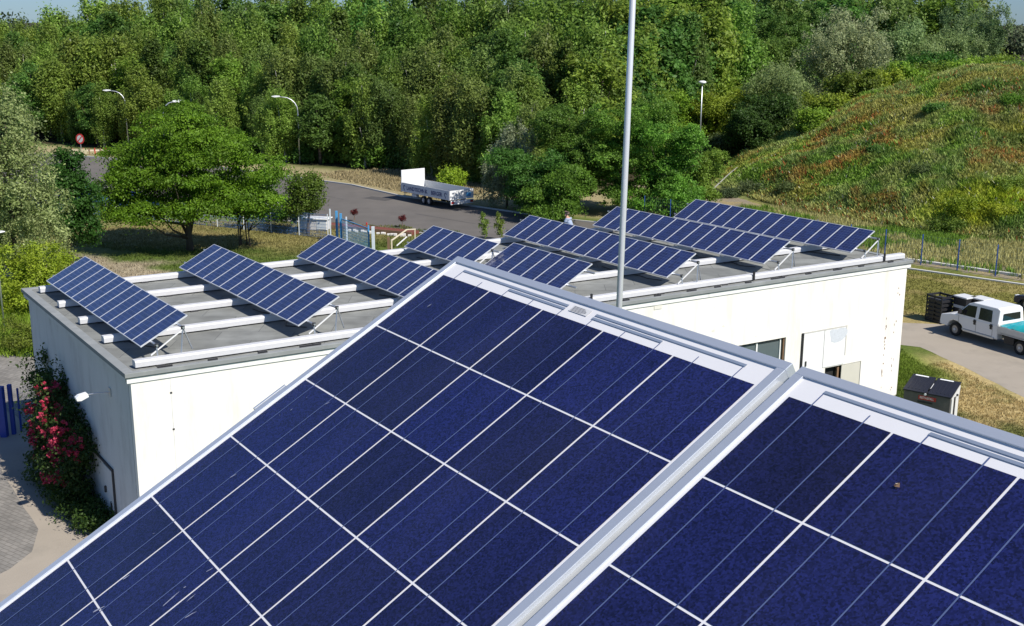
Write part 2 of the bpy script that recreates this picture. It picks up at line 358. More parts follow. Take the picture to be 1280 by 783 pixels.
sd = Vector((math.cos(R(SUN_AZ))*math.cos(R(SUN_EL)), math.sin(R(SUN_AZ))*math.cos(R(SUN_EL)), math.sin(R(SUN_EL))))
sl = bpy.data.lights.new('sun', 'SUN'); sl.energy = 4.7; sl.angle = R(.55); sl.color = (1, .94, .84)
so = bpy.data.objects.new('sun', sl); COL.objects.link(so); so.rotation_euler = sd.to_track_quat('Z', 'Y').to_euler(); so.location = (0, 0, 60)
vs = sc.view_settings; vs.view_transform = 'Standard'; vs.look = 'None'; vs.gamma = 1; vs.use_curve_mapping = False; vs.exposure = .38
sc.cycles.max_bounces = 6; sc.cycles.diffuse_bounces = 3; sc.cycles.transparent_max_bounces = 4

# ------------------------------------------------------------------ ground
def line_d(x, y, p, q):                     # signed distance from line p-q (left positive)
    dx, dy = q[0]-p[0], q[1]-p[1]; n = math.hypot(dx, dy); return ((x-p[0])*-dy+(y-p[1])*dx)/n*1.0
GREEN = np.array((.085, .125, .022)); LAWN = np.array((.19, .18, .045)); DRY = np.array((.43, .335, .155)); DIRT = np.array((.33, .275, .20)); FLOOR = np.array((.05, .042, .022)); BRIGHT = np.array((.17, .26, .024)); SAND = np.array((.36, .30, .17))
def ground_col(x, y):
    n1 = fbm(x, y, .35, 3); n2 = fbm(x, y, .09, 9); n3 = fbm(x, y, 1.3, 21)
    c = np.zeros(x.shape+(3,)); c[:] = GREEN
    def lay(col, m):
        m = np.clip(m, 0, 1)[..., None]; c[:] = c*(1-m)+np.asarray(col)*m
    def ell(cx, cy, rx, ry, rot=0, soft=.5):
        a = R(rot); X = (x-cx)*math.cos(a)+(y-cy)*math.sin(a); Y = -(x-cx)*math.sin(a)+(y-cy)*math.cos(a)
        d = np.sqrt((X/rx)**2+(Y/ry)**2)+(n1-.5)*.9
        return 1-sstep(1-soft, 1+soft*.4, d)
    # forest floor far away, sandy verge along its foot
    fe = line_d(x, y, (-26, 128), (-11, 119)); lay(FLOOR, sstep(0, 4, fe+(n1-.5)*5))
    lay(SAND, (sstep(-14, -11, fe)*(1-sstep(-1, 3, fe+(n1-.5)*6)))*(x < 9)*(.55+.6*n1))
    # lawn behind the flat building
    lay(DRY*.8, ell(-22, 86, 17, 8, 0)*(.35+.6*n1)); lay(LAWN, ell(-13, 84, 9, 6)*.45*n3)
    lay(DIRT, ell(-27.5, 72, 7.5, 5.5, -20, .25)*.9); lay(DIRT*.9, ell(-20, 66, 9, 5, -10, .3)*.8)
    lay(BRIGHT, ell(-27, 57, 8, 9, 20)*.85); lay(BRIGHT*1.15, ell(-29, 63, 4, 6)*n1)
    lay(DRY, ell(-23.6, 51.6, 2.6, 1.1, -20)*.7)
    # right side lawn, dry straw, green corner, dirt along the fence
    lay(LAWN, ell(26, 65, 14, 11, -40)*.95); lay(DRY, (fbm(x, y, .5, 31) > .53)*ell(24, 66, 14, 10, -40)*.35)
    lay(DRY*.75, ell(21, 61, 4.2, 2.2, -50)*.6)
    lay(DRY*1.05, ell(23.5, 46.5, 8.2, 6.9, -55, .25)); lay(GREEN*.85, ell(23.5, 46.5, 6, 6)*(n3 > .62)*.35); lay(BRIGHT*.8, ell(17.2, 52.0, 2.5, 4.6, 10, .35)*.9)
    lay(DIRT*.8, ell(22, 40, 3, 3.4, 10)*.6)
    fd = line_d(x, y, (30.4, 71.8), (26.8, 75.5))
    lay(DIRT*.85, ((fd < .2-(n1-.5)*.6) & (fd > -16.0+(n1-.5)*2))*(x > 10)*(.85+.15*n1)); 
    lay(DRY*.7, ((fd < 0) & (fd > -15))*(x > 10)*(n3 > .5)*.7)
    lay(LAWN*.8, ell(-22, 44, 2.0, 1.4)*.8); lay(GREEN*.9, ell(-21.5, 39.2, 1.2, 1.6)*.9)
    c *= (.78+.44*n2)[..., None]*(.86+.28*n3)[..., None]
    return c
def axis(lo, hi, step, far): return np.concatenate([-np.array(far[::-1])+0., np.arange(lo, hi, step), np.array(far)])
xs = axis(-75, 75, .45, [120, 250, 600, 1500, 4500]); ys = np.concatenate([[-4500, -600, -100], np.arange(25, 165, .45), [220, 350, 700, 1600, 4500]])
X, Y = np.meshgrid(xs, ys); nx, ny = len(xs), len(ys)
V = np.stack([X, Y, np.zeros_like(X)], -1).reshape(-1, 3)
idx = np.arange(nx*ny).reshape(ny, nx); Q = np.stack([idx[:-1, :-1], idx[:-1, 1:], idx[1:, 1:], idx[1:, :-1]], -1).reshape(-1, 4)
tag(link('ground', np_mesh('ground', V, Q, ground_col(X, Y).reshape(-1, 3), M['ground'])), kind='structure')

def sheet(name, pts, z, mat, jitter=0., sub=1.0, seed=1):
    out = []
    rnd = random.Random(seed)
    for i, p in enumerate(pts):
        q = pts[(i+1) % len(pts)]; n = max(1, int(math.dist(p, q)/sub)) if jitter else 1
        for k in range(n):
            t = k/n; out.append((p[0]+(q[0]-p[0])*t+(rnd.uniform(-1, 1)*jitter if k else 0), p[1]+(q[1]-p[1])*t+(rnd.uniform(-1, 1)*jitter if k else 0), z))
    b = MB(); b.face(out, mat); return tag(b.build(name), kind='structure')
def kerb(name, pts, w_, h_, mat):
    b = MB()
    for p, q in zip(pts[:-1], pts[1:]): b.bar((p[0], p[1], h_/2), (q[0], q[1], h_/2), w_, h_, mat)
    return tag(b.build(name, bevel=.01), kind='structure')
far_edge = [(-75, 150), (-52, 137.5), (-33, 127.5), (-25.2, 121), (-15.4, 112.6), (-10, 105.3), (-2.7, 99), (4, 93), (12, 88), (19, 80)]
near_edge = [(16, 70), (8, 76), (0, 82), (-7.5, 86.8), (-14.6, 90.3), (-22, 93.3), (-31.9, 97), (-38, 100), (-75, 112)]
sheet('asphalt_road', far_edge+near_edge, .004, M['asphalt'], .12, 1.2)
M['tar'] = rough('tar_repair', (.075, .07, .068), .85, .2, 2, bump=.2, bscale=30)
sheet('road_patch', [(-13.4, 104.2), (-11.2, 102.6), (-10.4, 103.9), (-12.7, 105.4)], .008, M['tar'], .05, .5, 8)
sheet('road_patch', [(-20.6, 99.8), (-17.2, 99.2), (-17.4, 97.6), (-20.9, 98.4)], .008, M['tar'], .05, .5, 9)
sheet('road_joint', [(-28, 117.6), (-15, 103.4), (-14.9, 103.5), (-27.9, 117.75)], .008, M['tar'], .05, 1.5, 10)
sheet('road_joint', [(-8, 95.6), (2, 86.1), (2.1, 86.2), (-7.9, 95.75)], .008, M['tar'], .05, 1.5, 11)
kerb('road_kerb', far_edge[1:-1], .16, .12, M['kerb'])
kerb('road_kerb', near_edge[1:-1], .14, .10, M['kerb'])
sheet('concrete_lane', [(17.6, 60.4), (20.6, 60.2), (22.6, 59.9), (23.8, 59.0), (25.3, 55.8), (26.4, 52), (27.4, 47), (26.5, 42), (22.3, 45.5), (21.5, 48.6), (20.9, 52.0), (20.0, 55.4), (17.2, 57.0)], .004, M['concrete'], .06, .8, 4)
kerb('lawn_kerb', [(19.5, 79.5), (25.6, 73.9), (31, 69.3), (40, 61.8)], .16, .10, M['kerb_white'])
kerb('plinth_strip', [(17.6, 85.2), (27.2, 76.1), (36.4, 67.6)], .25, .16, M['kerb_white'])
sheet('side_path', [(-26, 54.2), (-20.4, 52.8), (-18.8, 45.0), (-15.9, 39.4), (-13.4, 35.6), (-11.2, 30), (-30, 27), (-31, 49)], .004, M['paving'], .03, .8, 6)
sheet('concrete_apron', [G(*q) for q in ((-40, 540), (-5, 575), (22, 622), (48, 662), (40, 690), (12, 712), (-20, 728), (-60, 760), (60, 860), (200, 760), (170, 655), (70, 570), (20, 520), (-20, 500))], .008, M['concrete'], .02, .8, 7)

# ------------------------------------------------------------------ hill
def hill_h(x, y):
    dx = (x-45.5); dy = (y-112.)
    rx = np.where(dx < 0, 25.5, 60.); ry = np.where(dy < 0, 32.5, 38.)
    a = R(8); X = dx*math.cos(a)+dy*math.sin(a); Y = -dx*math.sin(a)+dy*math.cos(a)
    d = np.sqrt((X/rx)**2+(Y/ry)**2)
    h = 12.3*np.clip(1.04-d, 0, None)
    h = np.where(h > 9.6, 9.6+2.6*(1-np.exp(-(h-9.6)/2.6)), h)
    edge = sstep(0, .18, 1.04-d)
    h = h*edge+(fbm(x, y, .16, 5)-.5)*2.2*edge*np.clip(h/3, 0, 1)+(fbm(x, y, .6, 8)-.5)*.5*edge
    return np.maximum(h, 0)
HG = dict(green=np.array((.175, .30, .038)), dk=np.array((.085, .165, .030)), ochre=np.array((.40, .33, .075)), red=np.array((.40, .19, .055)), yel=np.array((.38, .44, .02)), straw=np.array((.42, .40, .16)), pale=np.array((.27, .34, .10)))
def hill_col(x, y):
    z = hill_h(x, y); c = np.zeros(x.shape+(3,)); c[:] = HG['green']
    a = fbm(x, y, .22, 41); b = fbm(x, y, .30, 52); d = fbm(x, y, .17, 63); e = fbm(x, y, .8, 74); g = fbm(x, y, .4, 88)
    def lay(k, m): m = np.clip(m, 0, 1)[..., None]; c[:] = c*(1-m)+HG[k]*m
    lay('pale', sstep(.45, .62, a)*.8); lay('ochre', sstep(.49, .64, b)*.6); lay('dk', sstep(.54, .66, d)*.7)
    lay('straw', sstep(.57, .70, g)*.4)
    lay('red', sstep(.50, .62, fbm(x, y, .26, 95))*sstep(.36, .55, e)*.55*sstep(.5, 2.5, z)*(1-sstep(7.5, 10, z)))
    lay('yel', (.35+.65*sstep(.3,.6,a))*(1-sstep(1.6, 4.4, np.hypot((x-34.5)/1.5, (y-88)/.8)))*.9)
    lay('straw', (1-sstep(.1, 1.0, z))*.5)
    return c*(.75+.5*e)[..., None]
hx = np.arange(16, 110, .6); hy = np.arange(78, 155, .6); X, Y = np.meshgrid(hx, hy); Z = hill_h(X, Y)-.02
V = np.stack([X, Y, Z], -1).reshape(-1, 3); idx = np.arange(X.size).reshape(X.shape)
Q = np.stack([idx[:-1, :-1], idx[:-1, 1:], idx[1:, 1:], idx[1:, :-1]], -1); zc = (Z[:-1, :-1]+Z[1:, 1:])/2
Q = Q[zc > -.015]
tag(link('hill', np_mesh('hill', V, Q.reshape(-1, 4), (hill_col(X, Y)*.6).reshape(-1, 3), M['hill'], True)), kind='structure')

def blades(name, x, y, z, h, wd, col, label=None, spread=.5, mat=None):
    """one bent tapering blade per entry: a quad + tip as two quads"""
    n = len(x); a = rng.uniform(0, 2*np.pi, n); ln = rng.uniform(.1, spread, n)*h
    la = rng.uniform(0, 2*np.pi, n); dx = np.cos(a)*wd/2; dy = np.sin(a)*wd/2
    bx, by = np.cos(la)*ln, np.sin(la)*ln
    P = np.zeros((n, 4, 3))
    P[:, 0] = np.stack([x-dx, y-dy, z], -1); P[:, 1] = np.stack([x+dx, y+dy, z], -1)
    P[:, 2] = np.stack([x+dx*.6+bx*.6, y+dy*.6+by*.6, z+h*.65], -1); P[:, 3] = np.stack([x-dx*.3+bx, y-dy*.3+by, z+h], -1)
    Fq = np.arange(4*n).reshape(n, 4); c = np.repeat(col, 4, 0)
    return link(name, np_mesh(name, P.reshape(-1, 3), Fq, c, mat or M['grassm']))
def tufts(x, y, k, sp):
    return np.repeat(x, k)+rng.normal(0, sp, len(x)*k), np.repeat(y, k)+rng.normal(0, sp, len(y)*k)
# wild grass and flowers over the visible flank of the hill
n = 60000; x = rng.uniform(17, 66, n); y = rng.uniform(77, 126, n); x, y = tufts(x, y, 6, .25)
z = hill_h(x, y); k = (z > .12) & (x*1466/y < 690) & ((y < 121) | (z > 7)); x, y, z = x[k], y[k], z[k]
hh = (.10+.75*fbm(x, y, .5, 15)**1.5)*rng.uniform(.5, 1.15, len(x)); c = hill_col(x, y)*rng.uniform(.6, 1.5, (len(x), 1))
rd = (rng.random(len(x)) < .07)*(fbm(x, y, .26, 95) > .52); c[rd] = (.40, .10, .03)
wt = rng.random(len(x)) < .012; c[wt] = (.5, .5, .38)
g = blades('wild_grass', x, y, z, hh, rng.uniform(.08, .17, len(x)), c, spread=1.1); tag(g, 'tall rough grass with poppies and weeds covering the grassy hill', 'grass', kind='stuff')

def field(name, label, cx, cy, rx, ry, n, k, h, wd, fn, keep=None, sp=.08):
    x = rng.uniform(cx-rx, cx+rx, n); y = rng.uniform(cy-ry, cy+ry, n); m = ((x-cx)/rx)**2+((y-cy)/ry)**2+(fbm(x, y, .5, 77)-.5)*.8 < 1
    if keep is not None: m &= keep(x, y)
    x, y = tufts(x[m], y[m], k, sp); c = fn(x, y)*rng.uniform(.7, 1.5, (len(x), 1))
    o = blades(name, x, y, np.zeros(len(x)), h*rng.uniform(.5, 1.2, len(x)), rng.uniform(.5, 1.2, len(x))*wd, c); return tag(o, label, 'grass', kind='stuff')
field('meadow_grass', 'bright green rank grass beside the left end of the white building', -26.5, 58.5, 6.5, 10, 9000, 5, .42, .06, lambda x, y: np.tile(BRIGHT*1.1, (len(x), 1)), keep=lambda x, y: y > 53.2, sp=.12)
field('lawn_grass', 'short dry lawn between the pickup and the blue fence posts', 27, 64, 9, 10, 16000, 3, .08, .05, ground_col, keep=lambda x, y: (line_d(x, y, (31, 69.3), (25.6, 73.9)) > .2) & (y > 61.8-(x-22)*1.6*(x > 22)))
field('straw_grass', 'straw coloured dry grass around the dark refuse container', 20.5, 46, 4.6, 7.5, 16000, 3, .09, .04, ground_col, keep=lambda x, y: (x > 16.9) & (x < 21.3-(y-47.5)*.20))
field('yard_grass', 'yellowing lawn under the trees behind the white building', -19, 85, 15, 6.5, 14000, 3, .12, .07, ground_col)
field('corner_grass', 'green grass between the right end of the white building and the refuse container', 17.0, 51.5, 2.4, 5.5, 9000, 3, .10, .04, ground_col, keep=lambda x, y: (x > 15.9) & (y < 57.2) & (x < 21.3-(y-47.5)*.20))
field('back_grass', 'sparse green grass just behind the back edge of the flat roof', -14, 74, 16, 6, 9000, 3, .14, .06, ground_col, keep=lambda x, y: y > 66)
def strip_keep(x, y):
    fd = line_d(x, y, (30.4, 71.8), (26.8, 75.5)); return (fd < -.4) & (fd > -13) & (hill_h(x, y) < .2) & (rng.random(len(x)) < .25+.75*sstep(-2.0, -4.5, fd)*1.0+.3*(fbm(x, y, .6, 12) > .5))
field('fence_grass', 'dry weeds and rough grass between the blue fence posts and the grassy hill', 26, 84, 20, 16, 26000, 5, .42, .10, lambda x, y: np.where((fbm(x, y, .35, 14) > .5)[:, None], HG['green']*.8, HG['straw']*.9), keep=strip_keep, sp=.15)
field('verge_grass', 'dry tan grass on the verge between the road and the wood', -12, 113, 10, 12, 9000, 3, .25, .12, lambda x, y: np.tile(SAND*.9, (len(x), 1)), keep=lambda x, y: (y-112.6)*.9+(x+15.4)*1.1 > 1.6)

# ------------------------------------------------------------------ the flat-roofed building
F0 = Vector((-10.78, 31.28, 0)); uf = Vector((math.cos(R(30.92)), math.sin(R(30.92)), 0)); us = Vector((math.cos(R(124.12)), math.sin(R(124.12)), 0))
LF, LS, ZR = 31.95, 12.9, 5.9
def RF(t, s, z): return F0+uf*t+us*s+Vector((0, 0, z))
nf = Vector((uf.y, -uf.x, 0)); ns = Vector((-us.y, us.x, 0))      # outward normals of front and left walls
def WF(t, o, z): return RF(.17+t, .10, z)+nf*o                    # front wall coordinates: along, out, up
def WS(s, o, z): return RF(.17, .10+s, z)+ns*o
def wbox(b, fn, a0, a1, o0, o1, z0, z1, mat):
    P = [fn(a, o, z) for z in (z0, z1) for a, o in ((a0, o0), (a1, o0), (a1, o1), (a0, o1))]
    n = len(b.v); b.v += [tuple(p) for p in P]
    for q in ((0,3,2,1),(4,5,6,7),(0,1,5,4),(1,2,6,5),(2,3,7,6),(3,0,4,7)): b.f.append(tuple(n+i for i in q)); b.m.append(b.mi(mat))
    return b
def wpart(b, name, parent, **kw): return b.build(name, parent, M=parent.matrix_basis.inverted(), **kw)
bld = empty('flat_roofed_building', tuple(F0), R(30.92)); tag(bld, 'long white flat-roofed building carrying rows of tilted solar panels', 'building')
# walls, with real openings in the front wall
ZW = 5.68
openings = [(22.3, 24.95, 2.3, 3.5), (27.2, 29.25, .75, 1.9)]
b = MB(); tcur = 0
LW = LF-.40
for a0, a1, z0, z1 in openings:
    wbox(b, WF, tcur, a0, -.3, 0, 0, ZW, M['wall_white']); wbox(b, WF, a0, a1, -.3, 0, 0, z0, M['wall_white']); wbox(b, WF, a0, a1, -.3, 0, z1, ZW, M['wall_white']); tcur = a1
wbox(b, WF, tcur, LW, -.3, 0, 0, ZW, M['wall_white'])
wpart(b, 'front_wall', bld)
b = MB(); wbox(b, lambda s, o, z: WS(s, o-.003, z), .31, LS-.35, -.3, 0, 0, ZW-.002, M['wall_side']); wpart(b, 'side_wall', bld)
b = MB(); P = [RF(LF-.25, .56, 0), RF(LF-.25, LS-.25, 0), RF(.56, LS-.25, 0), RF(.56, LS-.55, 0), RF(LF-.55, LS-.55, 0), RF(LF-.55, .56, 0)]
n = len(P); b.face([p for p in P], M['wall_white'])
for i in range(n):
    p, q = P[i], P[(i+1) % n]; b.face([p, q, q+Vector((0, 0, ZW-.004)), p+Vector((0, 0, ZW-.004))], M['wall_white'])
wpart(b, 'rear_wall', bld)
# roof slab with kerb-like coping
def quad_ring(b, t0, t1, s0, s1, z0, z1, mat):
    P = [RF(t, s, z) for z in (z0, z1) for t, s in ((t0, s0), (t1, s0), (t1, s1), (t0, s1))]
    n = len(b.v); b.v += [tuple(p) for p in P]
    for q in ((0,3,2,1),(4,5,6,7),(0,1,5,4),(1,2,6,5),(2,3,7,6),(3,0,4,7)): b.f.append(tuple(n+i for i in q)); b.m.append(b.mi(mat))
roofb = MB(); quad_ring(roofb, .28, LF-.28, .22, LS-.28, ZW, ZR-.03, M['roof'])
ro = wpart(roofb, 'roof', bld)
b = MB()
for t0, t1, s0, s1 in ((0, LF, 0, .20), (0, LF, LS-.28, LS), (0, .28, .2, LS-.28), (LF-.28, LF, .2, LS-.28)): quad_ring(b, t0, t1, s0, s1, ZW+.085, ZR, M['roofcoping'])
wpart(b, 'roof_edge', bld, bevel=.012)
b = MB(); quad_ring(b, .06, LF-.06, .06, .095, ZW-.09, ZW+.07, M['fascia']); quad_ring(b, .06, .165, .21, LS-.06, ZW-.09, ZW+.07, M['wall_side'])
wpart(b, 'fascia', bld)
b = MB(); quad_ring(b, .03, LF-.03, .03, .05, ZW+.07, ZW+.083, M['dark_metal']); quad_ring(b, .03, .05, .06, LS-.03, ZW+.07, ZW+.083, M['dark_metal']); wpart(b, 'drip_edge', bld)
# black holders along the front roof edge
for i, t in enumerate([.95, 2.4, 3.9, 5.2, 5.6, 6.9, 8.6, 17.2, 18.6, 20.1, 21.4, 22.9, 24.2, 24.6, 26, 27.5, 28.9, 30.6]):
    b = MB(); quad_ring(b, t, t+(.28 if i % 3 else .42), .105, .17, ZR, ZR+.045, M['black']); wpart(b, 'conductor_holder', bld)
# cracks and joints of the render
b = MB(); wbox(b, WF, 1.09, 1.11, .0, .004, .1, ZW-.1, M['wall_side'])
for z in (1.2, 2.6, 4.0, 5.1): wbox(b, WF, 1.07, 1.13, .004, .012, z, z+.05, M['dark_metal'])
wpart(b, 'wall_joint', bld)
rr = random.Random(3)
for k in range(30):
    z = rr.uniform(.2, 3.6) if k < 18 else rr.uniform(.2, 5); t = (30.55+rr.uniform(-.03, .03)) if k < 18 else 31.1+rr.uniform(-.06, .12); z_ = z+rr.uniform(.03, .14); w2 = rr.uniform(.015, .05)
    b = MB(); b.face([WF(t, .003, z), WF(t+w2, .003, z+.02), WF(t+w2*.8, .003, z_), WF(t-w2*.3, .003, z_-.01)], M['wood']); wpart(b, 'flaked_render', bld)
for k in range(13):
    t = rr.uniform(14.5, 25.2); z = rr.uniform(3.2, 5.45); q = rr.uniform(.03, .12); b = MB(); b.face([WF(t+math.cos(a)*q*rr.uniform(.6, 1.3), .003, z+math.sin(a)*q*.6*rr.uniform(.6, 1.3)) for a in np.linspace(0, 2*math.pi, 9)[:-1]], M['patch_pale']); wpart(b, 'render_stain', bld)
b = MB(); wbox(b, WF, 18.4, 18.75, .002, .02, 5.42, 5.6, M['patch_pale']); wpart(b, 'render_stain', bld)
# window
w_ = empty('window'); w_.parent = bld; w_.matrix_basis = bld.matrix_basis.inverted()
b = MB()
a0, a1, z0, z1 = openings[0]
wbox(b, WF, a0, a1, -.16, -.10, z1-.06, z1, M['dark']); wbox(b, WF, a0, a1, -.16, -.10, z0, z0+.05, M['fascia'])
wbox(b, WF, a1-.07, a1, -.16, -.06, z0+.05, z1-.06, M['wood']); wbox(b, WF, a0, a0+.06, -.16, -.10, z0+.05, z1-.06, M['fascia']); wbox(b, WF, 23.5, 23.57, -.16, -.09, z0+.05, z1-.06, M['fascia']); wbox(b, WF, a1-.22, a1-.17, -.16, -.09, z0+.05, z1-.06, M['fascia'])
b.build('frame', w_)
b = MB(); wbox(b, WF, a0+.06, a1-.07, -.15, -.14, z0+.05, z1-.06, M['window']); b.build('pane', w_)
b = MB(); wbox(b, WF, a0-.05, a1+.05, -.10, .05, z0-.05, z0, M['fascia']); b.build('sill', w_)
# double door
d_ = empty('double_door'); d_.parent = bld; d_.matrix_basis = bld.matrix_basis.inverted()
b = MB(); wbox(b, WF, 25.83, 28.22, .002, .03, 3.5, 3.56, M['kerb']); wbox(b, WF, 25.78, 25.88, .002, .045, .2, 3.54, M['dark']); wbox(b, WF, 28.22, 28.27, .002, .03, 2.3, 3.56, M['kerb']); b.build('frame', d_)
for p, q in ((25.89, 27.0), (27.03, 28.21)):
    b = MB(); wbox(b, WF, p, q, .004, .028, 1.95 if p > 26 else .2, 3.495, M['door_white']); o = b.build('leaf', d_)
b = MB(); wbox(b, WF, 26.02, 26.09, .03, .06, 2.15, 2.36, M['dark_metal']); b.build('handle', d_)
# irregular plaster patch over the right leaf
b = MB(); pr = random.Random(5); cx_, cz_ = 27.72, 3.22
ring = [(cx_+math.cos(a)*.46*(1+.3*math.sin(3*a+1)+pr.uniform(-.1, .1)), min(3.49, cz_+math.sin(a)*.36*(1+.25*math.cos(2*a)+pr.uniform(-.12, .12)))) for a in np.linspace(0, 2*math.pi, 22)[:-1]]
b.face([WF(p, .031, z) for p, z in ring], M['patch']); wpart(b, 'plaster_patch', bld)
# broken lower hatch: dark hole and beige board
h_ = empty('hatch'); h_.parent = bld; h_.matrix_basis = bld.matrix_basis.inverted()
b = MB(); wbox(b, WF, 27.2, 29.25, -.29, -.27, .75, 1.9, M['dark']); b.build('opening', h_)
b = MB(); wbox(b, WF, 28.16, 29.23, -.05, -.02, .77, 1.88, M['beige']); b.build('board', h_)
b = MB(); wbox(b, WF, 28.0, 28.1, -.16, -.1, .77, 1.88, M['wood']); wbox(b, WF, 27.2, 29.25, -.1, .02, .72, .75, M['kerb']); b.build('frame', h_)
# door in the shaded left wall
d2 = empty('side_door'); d2.parent = bld; d2.matrix_basis = bld.matrix_basis.inverted()
b = MB(); wbox(b, WS, 2.72, 3.72, .0, .03, .05, 2.0, M['wall_side']); b.build('leaf', d2)
b = MB(); wbox(b, WS, 2.62, 2.68, .0, .06, .05, 2.12, M['dark_metal']); wbox(b, WS, 2.62, 5.3, .0, .06, 2.08, 2.14, M['dark_metal']); b.build('frame', d2)
b = MB(); wbox(b, WS, 3.5, 3.58, .03, .09, 1.1, 1.3, M['dark_metal']); b.build('handle', d2)
b = MB(); wbox(b, WS, 3.0, 3.12, .03, .06, .5, .9, M['dark_metal']); b.build('vent', d2)
# floodlight on an arm
fl = empty('floodlight', tuple(WS(2.25, 0, 4.72))); tag(fl, 'white floodlight on a thin arm on the shaded left wall', 'wall lamp')
b = MB(); b.tube([WS(2.25, 0, 4.72), WS(2.3, .3, 4.74), WS(2.5, .62, 4.68)], .018, M['galv'], 6); wpart(b, 'arm', fl)
b = MB(); wbox(b, WS, 2.15, 2.35, .003, .03, 4.6, 4.85, M['galv']); wpart(b, 'bracket', fl)
Rh = Matrix.Translation(WS(2.52, .76, 4.64)) @ Matrix.Rotation(R(214), 4, 'Z') @ Matrix.Rotation(R(14), 4, 'Y') @ Matrix.Scale(.68, 4)
b = MB(); b.prism([(-.26, -.09), (.1, -.14), (.28, -.08), (.28, .07), (.12, .13), (-.24, .1)], -.17, .17, M['lampwhite']); b.v = [tuple(Rh @ Vector(p)) for p in b.v]; wpart(b, 'lamp_head', fl, bevel=.02)

# beams under the panel rows
BS = [.55, 3.7, 6.45, 9.15, 11.85]; BN = ['front edge of the roof, in front of the panel rows', 'roof nearest behind the front beam', 'middle of the roof', 'roof behind the middle beam', 'back edge of the roof']
BT = ZR-.03+.24
for s, nm in zip(BS, BN):
    e = empty('mounting_beam', tuple(RF(.42, s, ZR-.03))); tag(e, 'pale long beam lying along the '+nm, 'beam', 'pale beams under the solar panels')
    b = MB(); P = [(s-.15, ZR+.02), (s+.15, ZR+.02), (s+.15, BT-.05), (s+.11, BT), (s-.11, BT), (s-.15, BT-.05)]
    n = len(b.v); b.v += [tuple(RF(.42, q, z)) for q, z in P]+[tuple(RF(31.9 if s < 1 else 31.4, q, z)) for q, z in P]; m_ = b.mi(M['beam']); k = 6
    b.f += [tuple(range(n+k-1, n-1, -1)), tuple(range(n+k, n+2*k))]+[(n+i, n+(i+1) % k, n+k+(i+1) % k, n+k+i) for i in range(k)]; b.m += [m_]*(k+2)
    wpart(b, 'beam_profile', e)
    for t in np.arange(1.0, 31, 3.0):
        b = MB(); quad_ring(b, t, t+.25, s-.19, s+.19, ZR-.03, ZR+.02, M['dark_metal']); wpart(b, 'foot_pad', e)
    b = MB()
    if s < 1:
        for t in (9.35, 16.0, 23.5, 30.6): quad_ring(b, t, t+.06, s-.22, s-.155, ZR+.03, BT+.14, M['black'])
        b.build  # straps
        wpart(b, 'strap', e)

# ------------------------------------------------------------------ solar module meshes
def module_mesh(cells_far=True, W=.81, H=1.617, fr=.022, z=0.0, hgt=.04):
    b = MB(); fm = M['alu'] if not cells_far else M['frame_far']
    for a, c in (((0, -H, -hgt), (W, -H+fr, .004)), ((0, -fr, -hgt), (W, 0, .004)), ((0, -H+fr, -hgt), (fr, -fr, .004)), ((W-fr, -H+fr, -hgt), (W, -fr, .004))): b.box(a, c, fm)
    b.face([(fr, -H+fr, 0), (W-fr, -H+fr, 0), (W-fr, -fr, 0), (fr, -fr, 0)], M['farcell'])
    b.face([(fr, -fr, -.006), (W-fr, -fr, -.006), (W-fr, -H+fr, -.006), (fr, -H+fr, -.006)], M['backsheet'])
    me = b.mesh('solar_module'); uvl = me.uv_layers.new(name='UVMap')
    for p in me.polygons:
        for li in p.loop_indices:
            v = me.vertices[me.loops[li].vertex_index].co; uvl.data[li].uv = ((v.x-fr)/(W-2*fr)*5, (-v.y-fr)/(H-2*fr)*10)
    return me
M['frame_far'] = rough('frame_anodised', (.66, .68, .72), .45, .04, 4, metal=.35)
mod_me = module_mesh()
a_ = -.9626; t_ = .4785
ud = Vector((math.cos(a_), math.sin(a_), 0)); nh = Vector((-math.sin(a_), math.cos(a_), 0)); vd = -math.cos(t_)*nh+Vector((0, 0, -math.sin(t_))); nn = vd.cross(ud)
if nn.z < 0: nn = -nn
def frame_mat(o, X, Yv, Z): return Matrix(((X.x, Yv.x, Z.x, o[0]), (X.y, Yv.y, Z.y, o[1]), (X.z, Yv.z, Z.z, o[2]), (0, 0, 0, 1)))
Ts = [(-15.6378, 42.1875, 13), (-11.5221, 44.6374, 13), (-7.4261, 46.8292, 13), (-3.3346, 48.9944, 6), (.7844, 51.8229, 13), (.0584, 45.1402, 6), (4.8845, 54.3737, 13), (8.9321, 56.7453, 13)]
TL = ['leftmost row of tilted solar panels, nearest the shaded end wall', 'second row of tilted solar panels from the left end of the roof', 'third row of solar panels from the left, partly hidden by the near panels', 'short row of six solar panels at the back edge, behind the near panel corner',
      'long row of solar panels rising behind the short front row, left of the thin rod', 'short row of six solar panels at the front, just above the near panel frame', 'row of solar panels crossed by the thin rod, second from the right end', 'rightmost row of solar panels, in front of the grassy hill']
